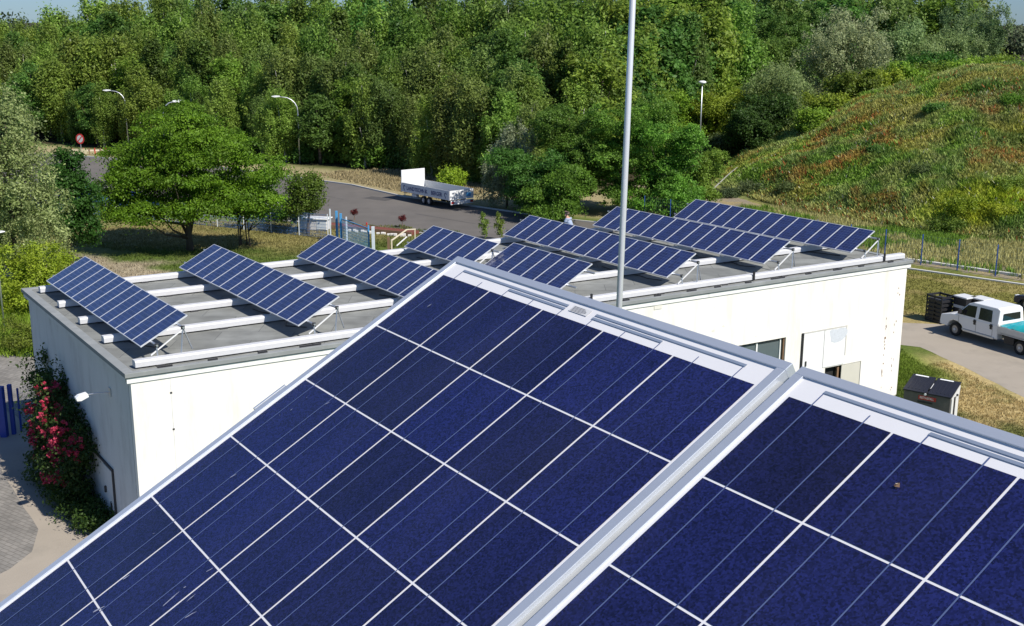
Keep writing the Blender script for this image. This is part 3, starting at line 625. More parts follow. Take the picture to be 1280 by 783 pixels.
for (x, y, cnt), lab in zip(Ts, TL):
    T = Vector((x, y, 7.063)); MW = frame_mat(T, ud, -vd, nn)
    e = empty('solar_panel_row', mat=MW); tag(e, lab, 'solar panels', 'rows of solar panels on the flat roof')
    for k in range(cnt):
        o = link('solar_module', mod_me, e); o.location = (k*.82, 0, 0); o.rotation_euler = (0, R(random.Random(k*7+cnt).uniform(-.12, .12)), 0)
    Ln = cnt*.82+.50
    for yy in (-.38, -1.28):
        b = MB(); b.box((-.30, yy-.025, -.10), (Ln, yy+.025, -.045), M['galv']); b.build('purlin', e)
    MI = MW.inverted()
    rc = random.Random(int(x*10)); b = MB(); q0 = T+ud*(cnt*.82-1.2); q0 = Vector((q0.x, q0.y, ZR-.015)); pts = [q0-nh*.6]
    for k in range(1, 7): pts.append(q0-ud*(k*.55)-nh*(.9+rc.uniform(-.22, .22)))
    b.tube(pts, .014, M['black'], 5); b.build('cable', e, M=MI)
    for s in BS:
        xx = (T-F0).to_2d(); sT = (Matrix(((uf.x, us.x), (uf.y, us.y))).inverted() @ xx).y
        px = sT-s
        if px < -.45 or px > Ln+.3: continue
        px = min(max(px, -.2), Ln-.06)
        top = MW @ Vector((px, -.38, -.07)); low = MW @ Vector((px, -1.28, -.07)); zb = BT
        b = MB()
        b.bar(top, (top.x+ud.x*.10-nh.x*.12, top.y+ud.y*.10-nh.y*.12, zb), .035, .035, M['galv']); b.bar(top, (top.x-ud.x*.12+nh.x*.28, top.y-ud.y*.12+nh.y*.28, zb-.0), .03, .03, M['galv'])
        b.build('rear_leg', e, M=MI)
        b = MB(); b.bar(low, (low.x+ud.x*.05, low.y+ud.y*.05, zb), .035, .035, M['galv']); b.build('front_leg', e, M=MI)
        b = MB(); b.bar(top+Vector((0, 0, -.05)), (low.x-nh.x*.18, low.y-nh.y*.18, zb+.03), .04, .03, M['beam_end']); b.build('brace', e, M=MI)
        for q in (top, low):
            b = MB(); b.box((-.05, -.035, -.05), (.05, .035, .05), M['dark_metal'], Matrix.Translation(q)); b.build('clamp', e, M=MI)

# ------------------------------------------------------------------ the two near modules
a0_ = -.9867; t0_ = .5043
ud0 = Vector((math.cos(a0_), math.sin(a0_), 0)); nh0 = Vector((-math.sin(a0_), math.cos(a0_), 0)); vd0 = -math.cos(t0_)*nh0+Vector((0, 0, -math.sin(t0_))); nn0 = vd0.cross(ud0)
if nn0.z < 0: nn0 = -nn0
O0 = Vector((-.1243, 2.0868, CH-.4492)); M0 = frame_mat(O0, ud0, -vd0, nn0)
near = empty('near_solar_panels', mat=M0); tag(near, 'two big dark blue solar modules in pale frames close in the foreground', 'solar panels')
PC = .158; CW = .1547; yT = .0495; yB = -(10*PC+.028)
def near_module(x0, seed):
    rr = random.Random(seed); xl, xr = x0-.020, x0+5*PC+.020; fr = .0145; hl = .0030
    b = MB()
    b.face([(xl+fr, yB+fr, 0), (xr-fr, yB+fr, 0), (xr-fr, yT-fr, 0), (xl+fr, yT-fr, 0)], M['backsheet'])
    md = b.build('solar_module', near)
    b = MB()
    for a, c in (((xl, yT-fr, -.04), (xr, yT, hl)), ((xl, yB, -.04), (xr, yB+fr, hl)), ((xl, yB+fr, -.04), (xl+fr, yT-fr, hl)), ((xr-fr, yB+fr, -.04), (xr, yT-fr, hl))): b.box(a, c, M['alu'])
    b.build('frame', md, bevel=.0007)
    b = MB(); vals = []
    for i in range(5):
        for j in range(10):
            cx, cy = x0+(i+.5)*PC, -(j+.5)*PC; h = CW/2
            b.face([(cx-h, cy-h, .0005), (cx+h, cy-h, .0005), (cx+h, cy+h, .0005), (cx-h, cy+h, .0005)], M['cell']); vals += [rr.choice((.08, .2, .35, .5, .62))+rr.uniform(-.1, .1)]*4
    o = b.build('cells', md); at = o.data.attributes.new('cellvar', 'FLOAT', 'POINT'); at.data.foreach_set('value', vals)
    b = MB()
    for i in range(5):
        for f in (.25, .74):
            x = x0+(i+f)*PC; top = .0235 if (i, f) in ((0, .25), (4, .74)) else .0155
            b.face([(x-.0009, -10*PC, .001), (x+.0009, -10*PC, .001), (x+.0009, top-.004, .001), (x-.0009, top-.004, .001)], M['busbar'])
    b.build('busbars', md)
    b = MB()
    for p, q, yy in ((.25, 2.26, .0235), (1.25, 2.26, .0155), (2.72, 3.74, .0155), (2.72, 4.75, .0235)):
        b.face([(x0+p*PC-.001, yy-.003, .0013), (x0+q*PC+.001, yy-.003, .0013), (x0+q*PC+.001, yy+.0015, .0013), (x0+p*PC-.001, yy+.0015, .0013)], M['ribbon'])
    b.build('ribbon', md)
    b = MB(); b.face([(x0+2.33*PC, .014, .0013), (x0+2.62*PC, .014, .0013), (x0+2.62*PC, .028, .0013), (x0+2.33*PC, .028, .0013)], M['labelgrey'])
    for k in range(5): b.face([(x0+2.35*PC, .0155+k*.0024, .0016), (x0+(2.5+.1*rr.random())*PC, .0155+k*.0024, .0016), (x0+(2.5+.1*rr.random())*PC, .0162+k*.0024, .0016), (x0+2.35*PC, .0162+k*.0024, .0016)], M['dark_metal'])
    b.build('rating_label', md)
    return md
m1 = near_module(0, 1); m2 = near_module(5*PC+.0562, 2)
# droppings and a dead leaf on the glass
def PX(x, y):
    d = ray(x, y); o = Vector((0, 0, CH)); k = ((O0-o).dot(nn0))/d.dot(nn0); return M0.inverted() @ (o+d*k)
rr = random.Random(11)
for (x, y, r, el) in [(158, 723, .0040, 2.5), (124, 763, .0060, 2.4), (232, 735, .0030, 1.3), (212, 752, .0040, 6), (240, 748, .0028, 4), (262, 714, .0026, 4), (238, 770, .003, 5), (292, 596, .003, 3.5), (410, 505, .002, 4), (365, 513, .0022, 1.6), (350, 520, .0013, 1.2), (384, 498, .0013, 1.4), (193, 668, .0014, 2), (537, 383, .0028, 2.6), (505, 372, .0015, 1.8)]:
    p = PX(x, y); b = MB(); k = 11; an = R(90+rr.uniform(-25, 5)); pts = []
    for i in range(k):
        t = 2*math.pi*i/k; q = r*.75*(.5+.6*rr.random()); X_ = math.cos(t)*q*el; Y_ = math.sin(t)*q*.55
        pts.append((p.x+X_*math.cos(an)-Y_*math.sin(an), p.y+X_*math.sin(an)+Y_*math.cos(an), .0017))
    b.face(pts, M['dropping']); b.build('bird_dropping', m1)
p = PX(1122, 609); b = MB()
b.face([(p.x-.004, p.y-.001, .0018), (p.x-.001, p.y-.003, .003), (p.x+.004, p.y-.001, .002), (p.x+.002, p.y+.003, .0045), (p.x-.002, p.y+.003, .003)], M['wood']); b.face([(p.x-.002, p.y, .005), (p.x+.001, p.y-.001, .006), (p.x+.002, p.y+.001, .005)], M['palewood']); b.face([(p.x-.001, p.y-.003, .0018), (p.x+.001, p.y-.0045, .0018), (p.x+.003, p.y-.002, .0018)], M['black'])
lf = b.build('dead_leaf'); lf.matrix_basis = M0.copy(); tag(lf, 'tiny brown dead leaf lying on the right near solar module', 'leaf')
# rails, mid clamps, legs
gx = 5*PC+.0281
for yy in (-.28, -1.25):
    b = MB(); b.box((-.10, yy-.02, -.085), (2*5*PC+.25, yy+.02, -.0405), M['alu']); b.build('rail', near, bevel=.002)
for yy in (-.36, -.70):
    b = MB()
    if yy == -.70:
        b.box((gx-.0135, yy-.05, .0030), (gx+.0135, yy+.05, .0060), M['alu']); b.box((gx-.007, yy-.05, -.03), (gx+.007, yy+.05, .003), M['alu']); b.tube([(gx, yy, .006), (gx, yy, .011)], .006, M['dark_metal'], 6)
        b.build('module_clamp', near, bevel=.0008)
b = MB(); b.tube([(gx-.012, -.845, .002), (gx-.005, -.86, .008), (gx+.001, -.885, -.004), (gx+.002, -.93, -.02)], .0018, M['black'], 6); b.build('cable', near)
b = MB(); b.box((gx-.0079, -.655, -.020), (gx+.0045, .02, -.004), M['gapgrey']); b.build('added_gap_strip', near)  # added filler between the modules; its grey stands in for a sunlit band
pcl = PX(335, 494); b = MB(); b.box((-.034, pcl.y-.030, -.012), (-.0215, pcl.y+.030, -.004), M['dark_metal']); b.box((-.040, pcl.y-.034, -.020), (-.034, pcl.y+.034, -.002), M['alu']); b.build('end_clamp', near, bevel=.0008)
for x, y in ():
    b = MB(); b.box((x-.012, y-.016, -.03), (x+.0060, y+.016, -.012), M['dark_metal']); b.build('end_clamp', near)
ZS = 13.9
for xx in (.1, 1.55):
    MI = M0.inverted()
    b = MB(); p = M0 @ Vector((xx, -.28, -.07)); b.bar(p, (p.x, p.y, ZS), .04, .04, M['galv']); b.build('leg', near, M=MI)
    b = MB(); q = M0 @ Vector((xx, -1.25, -.07)); b.bar(q, (q.x, q.y, ZS), .04, .04, M['galv']); b.build('leg', near, M=MI)
# roof and walls under the near modules
ob = empty('office_building', (O0.x, O0.y, 0)); tag(ob, 'grey roof and white wall below the near solar modules', 'building')
def OB(u, m, z): return O0+ud0*u+nh0*m+Vector((0, 0, z-O0.z))
def poly_block(pts, z0, z1, mat):
    b = MB(); n = len(pts); lo = [Vector((p.x, p.y, z0)) for p in pts]; hi = [Vector((p.x, p.y, z1)) for p in pts]
    b.face(hi, mat); b.face(lo[::-1], mat)
    for i in range(n): b.face([lo[i], lo[(i+1) % n], hi[(i+1) % n], hi[i]], mat)
    return b
pts = [OB(-.35, .6, 0), OB(-.35, -9, 0), OB(14, -9, 0), OB(14, .6, 0)]
wpart(poly_block(pts, ZS-.2, ZS, M['roofcoping']), 'roof', ob)
pts = [OB(-.2, .45, 0), OB(-.2, -8.8, 0), OB(13.8, -8.8, 0), OB(13.8, .45, 0)]
wpart(poly_block(pts, 0, ZS-.21, M['wall_white']), 'wall', ob)
# lightning rod behind the near modules
D = 2.4; pa = ray(774, 381); pa = pa*(D/pa.y)+Vector((0, 0, CH)); pb = ray(791, 0); pb = pb*(D/pb.y)+Vector((0, 0, CH))
dv = (pb-pa)/(pb.z-pa.z); foot = pa+dv*(ZS-pa.z); tip = pb+dv*.9
rod = empty('lightning_rod', tuple(foot)); tag(rod, 'tall thin pale metal rod rising behind the frame of the near panel', 'pole')
b = MB(); b.tube([foot, foot.lerp(tip, .5), tip], [.0066, .0064, .0056], M['steel'], 20); wpart(b, 'shaft', rod, smooth=True)
b = MB(); b.tube([foot, foot+Vector((0, 0, .09))], [.17, .15], M['concrete'], 20); wpart(b, 'foot', rod)

# ------------------------------------------------------------------ vegetation
def crown_mesh(name, lobes, nc, nl, ls, cl, pal, seed, droop=0., flat=0., inner=.55, asp=.55, gaps=0., mat=None, zmin=None):
    """leaf-sized quads gathered in clumps spread through ellipsoid lobes (cx,cy,cz,rx,ry,rz)"""
    g = np.random.default_rng(seed); lob = np.array(lobes, float)
    wt = (lob[:, 3]*lob[:, 5]); li = g.choice(len(lob), nc, p=wt/wt.sum()); Lb = lob[li]
    d = g.normal(size=(nc, 3)); d /= np.linalg.norm(d, axis=1)[:, None]
    rad = inner+(1-inner)*g.random(nc)**.6; rad *= 1+g.normal(0, .07, nc)
    C = Lb[:, :3]+d*Lb[:, 3:6]*rad[:, None]
    if zmin is not None: C[:, 2] = np.maximum(C[:, 2], zmin+g.random(nc)*.4)
    sc_c = g.uniform(.6, 1.35, nc)
    ci = np.repeat(np.arange(nc), nl); n = nc*nl
    o = g.normal(size=(n, 3))*.5; o *= np.array([cl[0], cl[0], cl[1]])*sc_c[ci][:, None]
    if flat: o[:, 2] -= flat*(o[:, 0]**2+o[:, 1]**2)/cl[0]
    if droop: o[:, 2] -= droop*np.abs(g.normal(size=n))*cl[1]
    P = C[ci]+o
    if zmin is not None: P[:, 2] = np.maximum(P[:, 2], .05)
    out = (P-Lb[ci][:, :3])/Lb[ci][:, 3:6]; out /= np.linalg.norm(out, axis=1)[:, None]+1e-6
    nr = g.normal(size=(n, 3))*.75+out*.75; nr[:, 2] += .45
    nr /= np.linalg.norm(nr, axis=1)[:, None]
    tg = g.normal(size=(n, 3)); 
    if droop: tg[:, 2] -= 1.6
    tg -= nr*(tg*nr).sum(1)[:, None]; tg /= np.linalg.norm(tg, axis=1)[:, None]+1e-9; bt = np.cross(nr, tg)
    s = ls*g.uniform(.6, 1.3, n)[:, None]
    V = np.stack([P-tg*s*.5, P+bt*s*.5*asp+tg*s*.08, P+tg*s*.5, P-bt*s*.5*asp+tg*s*.08], 1).reshape(-1, 3)
    mix = np.clip(g.random(nc)[ci]*.7+g.random(n)*.5-.1, 0, 1)[:, None]
    col = np.array(pal[0])*(1-mix)+np.array(pal[1])*mix
    col = col*(g.uniform(.78, 1.2, nc)[ci]*g.uniform(.82, 1.18, n))[:, None]
    return np_mesh(name, V, np.arange(4*n).reshape(n, 4), np.repeat(col, 4, 0), mat or M['leaf'])
def trunk_mesh(name, h, r, lobes, seed, mat, limbs=7, stems=1, lean=.3, fork=.35, limbr=.32):
    rr = random.Random(seed); b = MB()
    for s in range(stems):
        ox, oy = (0, 0) if stems == 1 else (rr.uniform(-.5, .5), rr.uniform(-.5, .5)); pts = []
        k = 6; lx, ly = rr.uniform(-lean, lean), rr.uniform(-lean, lean)
        for i in range(k+1):
            t = i/k; pts.append(Vector((ox+lx*t+rr.uniform(-.05, .05)*h*.06, oy+ly*t+rr.uniform(-.05, .05)*h*.06, h*t-.05)))
        b.tube(pts, [r*(1.25 if i == 0 else 1-.8*i/k)/(stems**.4) for i in range(k+1)], mat, 8)
        for q in range(limbs):
            L_ = lobes[rr.randrange(len(lobes))]; t = fork+(1-fork)*.75*rr.random(); a = pts[min(k, int(t*k))]
            e = Vector((L_[0]+rr.uniform(-.7, .7)*L_[3], L_[1]+rr.uniform(-.7, .7)*L_[4], L_[2]+rr.uniform(-.3, .6)*L_[5]))
            if e.z < a.z+.2: e.z = a.z+.4
            m_ = a.lerp(e, .5)+Vector((0, 0, -.12*(e-a).length)); b.tube([a, m_, e], [r*limbr*(1-.5*t)+.02, r*limbr*.5, .015], mat, 6)
    return b.mesh(name, True)
BIRCH = ((.148, .250, .036), (.255, .370, .066)); DARK = ((.076, .168, .031), (.14, .26, .047)); MID = ((.135, .235, .030), (.22, .33, .046))
LOCUST = ((.095, .180, .012), (.20, .32, .022)); YEL = ((.22, .31, .022), (.34, .43, .035)); SILV = ((.16, .24, .065), (.34, .42, .18)); SILV2 = ((.18, .27, .085), (.32, .41, .16)); OLIVE = ((.10, .14, .035), (.17, .20, .06))
def tree(kind, label, cat, loc, crown, trunk, rz=0., s=1., sz=None, group=None):
    e = empty(kind, loc, rz); e.scale = (s, s, sz or s); tag(e, label, cat, group)
    if trunk: link('trunk', trunk, e)
    link('crown', crown, e); return e

# --- the wood: variants 10 m tall, scaled
def birch_lobes(seed):
    r = random.Random(seed); L_ = []
    for i in range(7):
        z = 1.9+i*1.18; rad = 1.85*math.sin(math.pi*min(1, (i+1.6)/8.7))**.7
        L_.append((r.uniform(-.4, .4), r.uniform(-.4, .4), z, rad*r.uniform(.7, 1.1), rad*r.uniform(.7, 1.1), 1.1))
    for i in range(6):
        a = r.uniform(0, 6.28); q = r.uniform(.8, 1.7); L_.append((math.cos(a)*q, math.sin(a)*q, r.uniform(2.2, 7.8), r.uniform(.6, 1.05), r.uniform(.6, 1.05), r.uniform(.8, 1.5)))
    return L_
def round_lobes(seed, R_=2.4):
    r = random.Random(seed); L_ = [(0, 0, 5.8, R_*.8, R_*.8, 3.6)]
    for i in range(7):
        a = r.uniform(0, 6.28); L_.append((math.cos(a)*R_*.55, math.sin(a)*R_*.55, r.uniform(3., 8.3), R_*r.uniform(.42, .6), R_*r.uniform(.42, .6), r.uniform(1.1, 1.7)))
    return L_
VAR = []
for i in range(6):
    lb = birch_lobes(20+i); pal = BIRCH if i % 3 else ((.135, .205, .042), (.215, .29, .070))
    VAR.append(('birch_tree', 'drooping birch', crown_mesh('birch_crown', lb, 330, 58, .235, (.40, .70), pal, 40+i, droop=.55, inner=.5, asp=.5), trunk_mesh('birch_trunk', 7.6, .14, lb, i, M['birchbark'], 7, lean=.4, limbr=.25)))
for i in range(3):
    lb = round_lobes(30+i); VAR.append(('broadleaf_tree', 'dark green broadleaf tree', crown_mesh('broadleaf_crown', lb, 280, 60, .26, (.5, .38), DARK if i < 2 else MID, 60+i, inner=.55, flat=.25), trunk_mesh('broadleaf_trunk', 8.2, .19, lb, 10+i, M['bark'], 8)))
lb = [(0, 0, z, .95-.05*abs(z-4), .95-.05*abs(z-4), 1.2) for z in (1.6, 3, 4.4, 5.8, 7.2, 8.6)]
VAR.append(('poplar_tree', 'narrow light green poplar', crown_mesh('poplar_crown', lb, 190, 56, .24, (.32, .5), ((.085, .135, .022), (.14, .20, .035)), 71, inner=.4), trunk_mesh('poplar_trunk', 9, .13, lb, 21, M['bark'], 5)))
def side_name(x):
    marks = [(-20, 'left picture edge'), (60, 'pale silver tree'), (110, 'round red sign'), (170, 'gap left of the spreading tree'), (235, 'top of the spreading tree'), (300, 'right half of the spreading tree'), (372, 'curved street lamp'), (440, 'bare road bend'), (505, 'white trailer board'), (560, 'rear of the white trailer'), (625, 'road right of the trailer'), (680, 'silvery bush'), (735, 'dark trees left of the rod'), (790, 'thin metal rod'), (850, 'trees right of the rod')]
    return min(marks, key=lambda m_: abs(m_[0]-x))[1]
A_ = Vector((-62, 152, 0)); rows = []
edge = [(-80, 163), (-46, 143), (-26, 131), (-15, 124.5), (-6, 113.5), (0, 107.5)]
def edge_pt(t):
    i = min(len(edge)-2, int(t)); f = t-i; return (edge[i][0]+(edge[i+1][0]-edge[i][0])*f, edge[i][1]+(edge[i+1][1]-edge[i][1])*f)
rf = random.Random(99); seen = {}
rowdef = [('front edge of the wood', 2.0, 8.8, 3.0), ('second rank of the wood', 8.0, 11.8, 2.8), ('third rank of the wood', 14.5, 14.0, 2.2), ('fourth rank of the wood', 22, 16.2, 1.8), ('skyline of the wood', 33, 18.6, 1.1), ('far skyline behind the wood', 46, 20.3, 1.0)]
forest = []
for ri, (rn, off, hgt, hv) in enumerate(rowdef):
    L_ = 0; pts = []
    t = -.3
    while t < 5.0+ri*.75:
        if t < 5: p = edge_pt(max(0, t)); 
        else: p = (0+(t-5)*11, 107.5+(t-5)*17)
        dxy = Vector((18, -12)).normalized(); nx_, ny_ = .50, .866
        x = p[0]+nx_*off+rf.uniform(-1.2, 1.2); y = p[1]+ny_*off+rf.uniform(-1.8, 1.8)
        forest.append((x, y, ri, rn, hgt+rf.uniform(-hv, hv)*.7))
        seg = 38 if t < 1 else (23 if t < 2 else (13 if t < 3 else 13)); t += (3.3+ri*.2)*rf.uniform(.85, 1.2)/seg
cnts = {}; treelog = []; treeobj = []
for i, (x, y, ri, rn, h) in enumerate(forest):
    px = 640+x/y*1466
    if px < -50 or px > 905: continue
    if ri >= 4 and px < 62: h *= .90
    wv = rf.random(); v = VAR[rf.randrange(6)] if wv < .74 else (VAR[9] if wv < .82 else VAR[6+rf.randrange(3)])
    if px > 770 and ri > 1: v = VAR[6+rf.randrange(3)] if wv < .6 else v
    s = h/10.; wd = s*rf.uniform(.85, 1.25)*(1.15 if ri < 2 else 1.02)
    key = (v[1], rn, side_name(px)); cnts[key] = cnts.get(key, 0)+1
    lab = f"{v[1]}, {rn.replace(' of the wood', '').replace(' behind the wood', '')}, above the {side_name(px)}"
    seen.setdefault(lab, []).append((px, len(treelog))); treelog.append(lab)
    e = tree(v[0], lab, 'tree', (x, y, 0), v[2], v[3], rf.uniform(0, 6.28), wd, s, 'trees of the wood across the road')
    e.rotation_euler = (rf.uniform(-.05, .05), rf.uniform(-.05, .05), rf.uniform(0, 6.28)); treeobj.append(e)
for lab, ls_ in seen.items():
    if len(ls_) > 1:
        for o_, (px, k) in zip(('leftmost', 'second', 'third', 'fourth', 'fifth', 'sixth', 'seventh', 'eighth', 'ninth'), sorted(ls_)): treeobj[k]['label'] = o_+' '+lab
for i, px in enumerate(np.arange(898, 1225, 24)):
    x, y = AT(px+rf.uniform(-5, 5), 184+(i % 3)*9); h = (21.4-(px-898)*.003)*rf.uniform(.95, 1.04); v = VAR[rf.randrange(6)] if i % 2 else VAR[6+rf.randrange(3)]
    mk = ['just right of the thin rod', 'above the post-top lamp', 'right of the post-top lamp', 'above the round dark tree', 'left of the large pale willow', 'behind the large pale willow', 'above the large pale willow', 'right of the large pale willow', 'above the hill crest shrubs', 'left of the small round dark tree', 'above the small round dark tree', 'right of the small round dark tree', 'left of the tall grey willow', 'behind the tall grey willow'][i]
    e = tree(v[0], f'tall {v[1]} on the right skyline, {mk}', 'tree', (x, y, 0), v[2], v[3], rf.uniform(0, 6), h/10*1.25, h/10, 'trees on the right skyline')
# bushes closing the foot of the wood
ub = [(0, 0, .9, 1.5, 1.5, 1.0), (.9, .3, .7, 1, 1, .8), (-.8, -.4, .8, 1, .9, .9)]
UB = [crown_mesh('undergrowth', ub, 60, 40, .26, (.45, .4), p, 80+i, zmin=.1) for i, p in enumerate((DARK, MID, BIRCH))]
for t in np.arange(0.6, 5.0, .125):
    x, y = edge_pt(t); x += rf.uniform(-1, 2.0)+1.2; y += rf.uniform(0, 2.5)+1.5; px = 640+x/y*1466
    if px < 60 or rf.random() < .2: continue
    s = rf.uniform(.7, 1.5); e = empty('undergrowth_bush', (x, y, 0), rf.uniform(0, 6)); e.scale = (s, s, s*rf.uniform(.8, 1.3)); link('crown', UB[rf.randrange(3)], e)
    tag(e, 'low bush at the foot of the wood, behind the '+side_name(px), 'bush', 'bushes at the foot of the wood')

# --- individual trees and shrubs
def spec(kind, label, cat, x, y, lobes, nc, nl, ls, cl, pal, seed, tr=None, **kw):
    cm = crown_mesh(kind+'_crown', lobes, nc, nl, ls, cl, pal, seed, **kw)
    tm = trunk_mesh(kind+'_trunk', tr[0], tr[1], lobes, seed, tr[2], **(tr[3] if len(tr) > 3 else {})) if tr else None
    return tree(kind, label, cat, (x, y, 0), cm, tm)
lb = [(-.2, 0, 8.3, 2.9, 3.0, 1.3), (2.2, -.6, 7.3, 2.7, 2.6, 1.2), (-3.0, .2, 6.6, 2.4, 2.3, 1.1), (4.9, .3, 5.7, 2.2, 2.2, 1.0), (-4.0, -.6, 4.5, 2.0, 2.0, .7), (-2.6, -1.4, 5.4, 2.2, 1.6, .7), (.6, -2.1, 5.2, 2.4, 1.6, .7), (3.4, -1.4, 4.1, 2.5, 1.8, .8), (-1.2, 1.5, 6.6, 3.4, 3, 1.4), (-1.8, -1.8, 3.3, 2.0, 1.4, .6), (5.3, -.4, 3.7, 1.6, 1.5, .7), (-.2, .4, 9.4, 2.0, 2.0, .7), (1.0, -1.6, 6.6, 2.2, 1.4, .6), (-2.2, -2.4, 3.0, 2.3, 1.3, .7), (1.4, -2.6, 3.4, 2.2, 1.2, .7), (-4.3, -1, 3.2, 1.8, 1.4, .7), (0, 1.5, 4.2, 4.5, 2, 1.2)]
spec('spreading_tree', 'broad spreading green tree with layered crown and low forked trunk left of centre', 'tree', -22.2, 79.5, lb, 980, 115, .175, (.75, .24), LOCUST, 101, (5.6, .24, M['bark'], dict(limbs=14, fork=.15, limbr=.5)), inner=.55, flat=.3)
lb = [(0, 0, 3.6, 1.7, 1.5, 1.2), (1.1, .2, 4.4, 1.3, 1.2, .9), (-1.0, 0, 3.0, 1.4, 1.2, .8), (1.6, -.3, 2.9, 1.2, 1.1, .7)]
spec('slender_tree', 'small light green tree with several thin stems right of the spreading tree', 'tree', -18.8, 81.2, lb, 130, 70, .19, (.6, .3), ((.075, .17, .018), (.13, .25, .03)), 102, (3.4, .10, M['bark'], dict(stems=4, limbs=3)), inner=.4, flat=.3)
lb = [(0, 0, 3.1, 1.35, 1.3, 1.5), (-.5, .2, 2.2, 1.0, 1.0, .8), (.4, 0, 3.9, .8, .8, .7)]
spec('round_tree', 'small round olive green tree with dark trunk left of the blue gate posts', 'tree', -15.2, 86.0, lb, 150, 62, .17, (.45, .4), ((.12, .18, .025), (.22, .28, .04)), 103, (2.9, .15, M['bark'], dict(limbs=5)), inner=.5)
lb = [(0, 0, 1.5, .8, .8, .7), (.2, 0, 2.0, .5, .5, .5)]
spec('sapling', 'little bright green sapling between the thin-stemmed tree and the round tree', 'tree', -16.6, 86.4, lb, 50, 50, .16, (.35, .25), ((.09, .19, .02), (.15, .28, .03)), 104, (1.5, .04, M['bark'], dict(limbs=3)))
lb = [(0, 0, 1.0, 2.2, .8, .6), (1.4, 0, 1.0, 1.2, .8, .5)]
spec('low_shrub', 'low light green shrub along the pale mesh fence', 'bush', -19.3, 89.0, lb, 80, 50, .17, (.4, .3), ((.09, .17, .02), (.16, .25, .03)), 105, zmin=.1)
# pale silver tree at the left edge, darker tree beside it
lb = [(0, 0, 9.3, 2.0, 2, 2.0), (-.4, 0, 6.6, 3.0, 2.6, 2.0), (1.1, -.4, 5.0, 2.5, 2.3, 1.8), (.7, .3, 3.0, 2.6, 2.2, 1.6), (-2.6, 0, 4.4, 2.5, 2.3, 2.6), (.9, 0, 7.6, 1.5, 1.4, 1.1), (-1.6, 0, 8.2, 2.2, 2, 1.8)]
spec('silver_tree', 'tall pale silvery green tree at the left edge of the picture', 'tree', -29.6, 68.5, lb, 560, 80, .17, (.5, .55), SILV, 110, (9.6, .22, M['bark']), inner=.5)
lb = [(0, 0, 4.2, 1.7, 1.6, 2.4), (.9, 0, 2.6, 1.3, 1.3, 1.3), (.3, 0, 6.2, 1.1, 1.1, 1.4), (1.3, 0, 4.5, 1.2, 1, .8)]
spec('green_tree', 'deep green tree just right of the pale silvery tree', 'tree', -28.6, 74.5, lb, 220, 72, .2, (.5, .4), ((.05, .12, .018), (.09, .185, .028)), 111, (6, .15, M['bark']), inner=.45)
lb = [(0, 0, 1.6, 2.2, 1.8, 1.4), (1.8, .3, 1.5, 1.6, 1.4, 1.3), (-1.6, 0, 2.0, 1.9, 1.7, 1.7), (.6, .8, 2.6, 1.6, 1.4, 1.1), (.4, -.8, .9, 2.4, 1.4, .8)]
spec('yellow_green_shrub', 'bright yellow green shrub below the pale silvery tree', 'bush', -26.4, 62.0, lb, 380, 68, .14, (.4, .3), YEL, 112, zmin=.1)
lb = [(0, 0, .7, 1.9, 1.4, .6), (1.3, 0, .5, 1.1, .9, .45), (-1.2, .2, .8, 1.2, 1.1, .7)]
spec('low_yellow_shrub', 'low yellow green shrub left of the shaded wall beside the paved path', 'bush', -22.6, 54.4, lb, 170, 60, .11, (.35, .22), ((.18, .23, .025), (.27, .31, .05)), 113, zmin=.05)
# around the verge and behind the roof
x, y = AT(634, 99)
lb = [(0, 0, 3.2, 2.0, 1.8, 2.2), (1.0, -.2, 5.6, 1.7, 1.1, 1.5), (-1.2, 0, 1.4, 1.2, 1.2, 1.2)]
spec('silver_bush', 'pale silvery bush at the road bend right of the white trailer', 'bush', x, y, lb, 190, 70, .24, (.35, .7), ((.24, .30, .14), (.46, .50, .32)), 120, (3.6, .1, M['bark']), inner=.4, asp=.35)
x, y = AT(562, 108)
spec('bright_bush', 'small yellow green bush behind the white trailer', 'bush', x, y, [(0, 0, 1.3, 1.4, 1.2, 1.1), (-.5, 0, .9, .9, .8, .7)], 70, 50, .2, (.4, .35), YEL, 121, zmin=.1)
dk = [(668, 95.5, 5.2, 2.9, 'lowest dark green tree of the clump, overhanging the road right of the trailer', ((.055, .125, .02), (.12, .22, .035))), (726, 97.5, 9.3, 3.2, 'tall dark green tree left of the thin rod behind the roof', ((.065, .15, .02), (.13, .26, .034))), (785, 96, 9.7, 3.4, 'dark green tree right behind the thin rod', ((.085, .18, .022), (.15, .29, .036))), (838, 95, 7.9, 3.2, 'full green tree right of the thin rod, above the second row of panels', ((.105, .20, .024), (.18, .32, .040))), (872, 100, 5.4, 2.2, 'rightmost green tree of the clump beside the post-top lamp', MID), (700, 92.0, 4.4, 2.4, 'low leafy tree just behind the crouching person', ((.105, .21, .024), (.19, .34, .04)))]
for i, (px, D, h, r_, lab, pal) in enumerate(dk):
    x, y = AT(px, D); rr = random.Random(i)
    lb = [(0, 0, h*.5, r_*.7, r_*.7, h*.34)]+[(math.cos(a)*r_*rr.uniform(.35, .95), math.sin(a)*r_*.7, h*rr.uniform(.15, .92), r_*rr.uniform(.26, .5), r_*.42, h*rr.uniform(.07, .14)) for a in np.linspace(0, 12.0, 17)]
    spec('leafy_tree', lab, 'tree', x, y, lb, 470, 95, .19, (.55, .26), pal, 130+i, (h*.75, .2, M['bark']), inner=.5, flat=.25, zmin=.3)
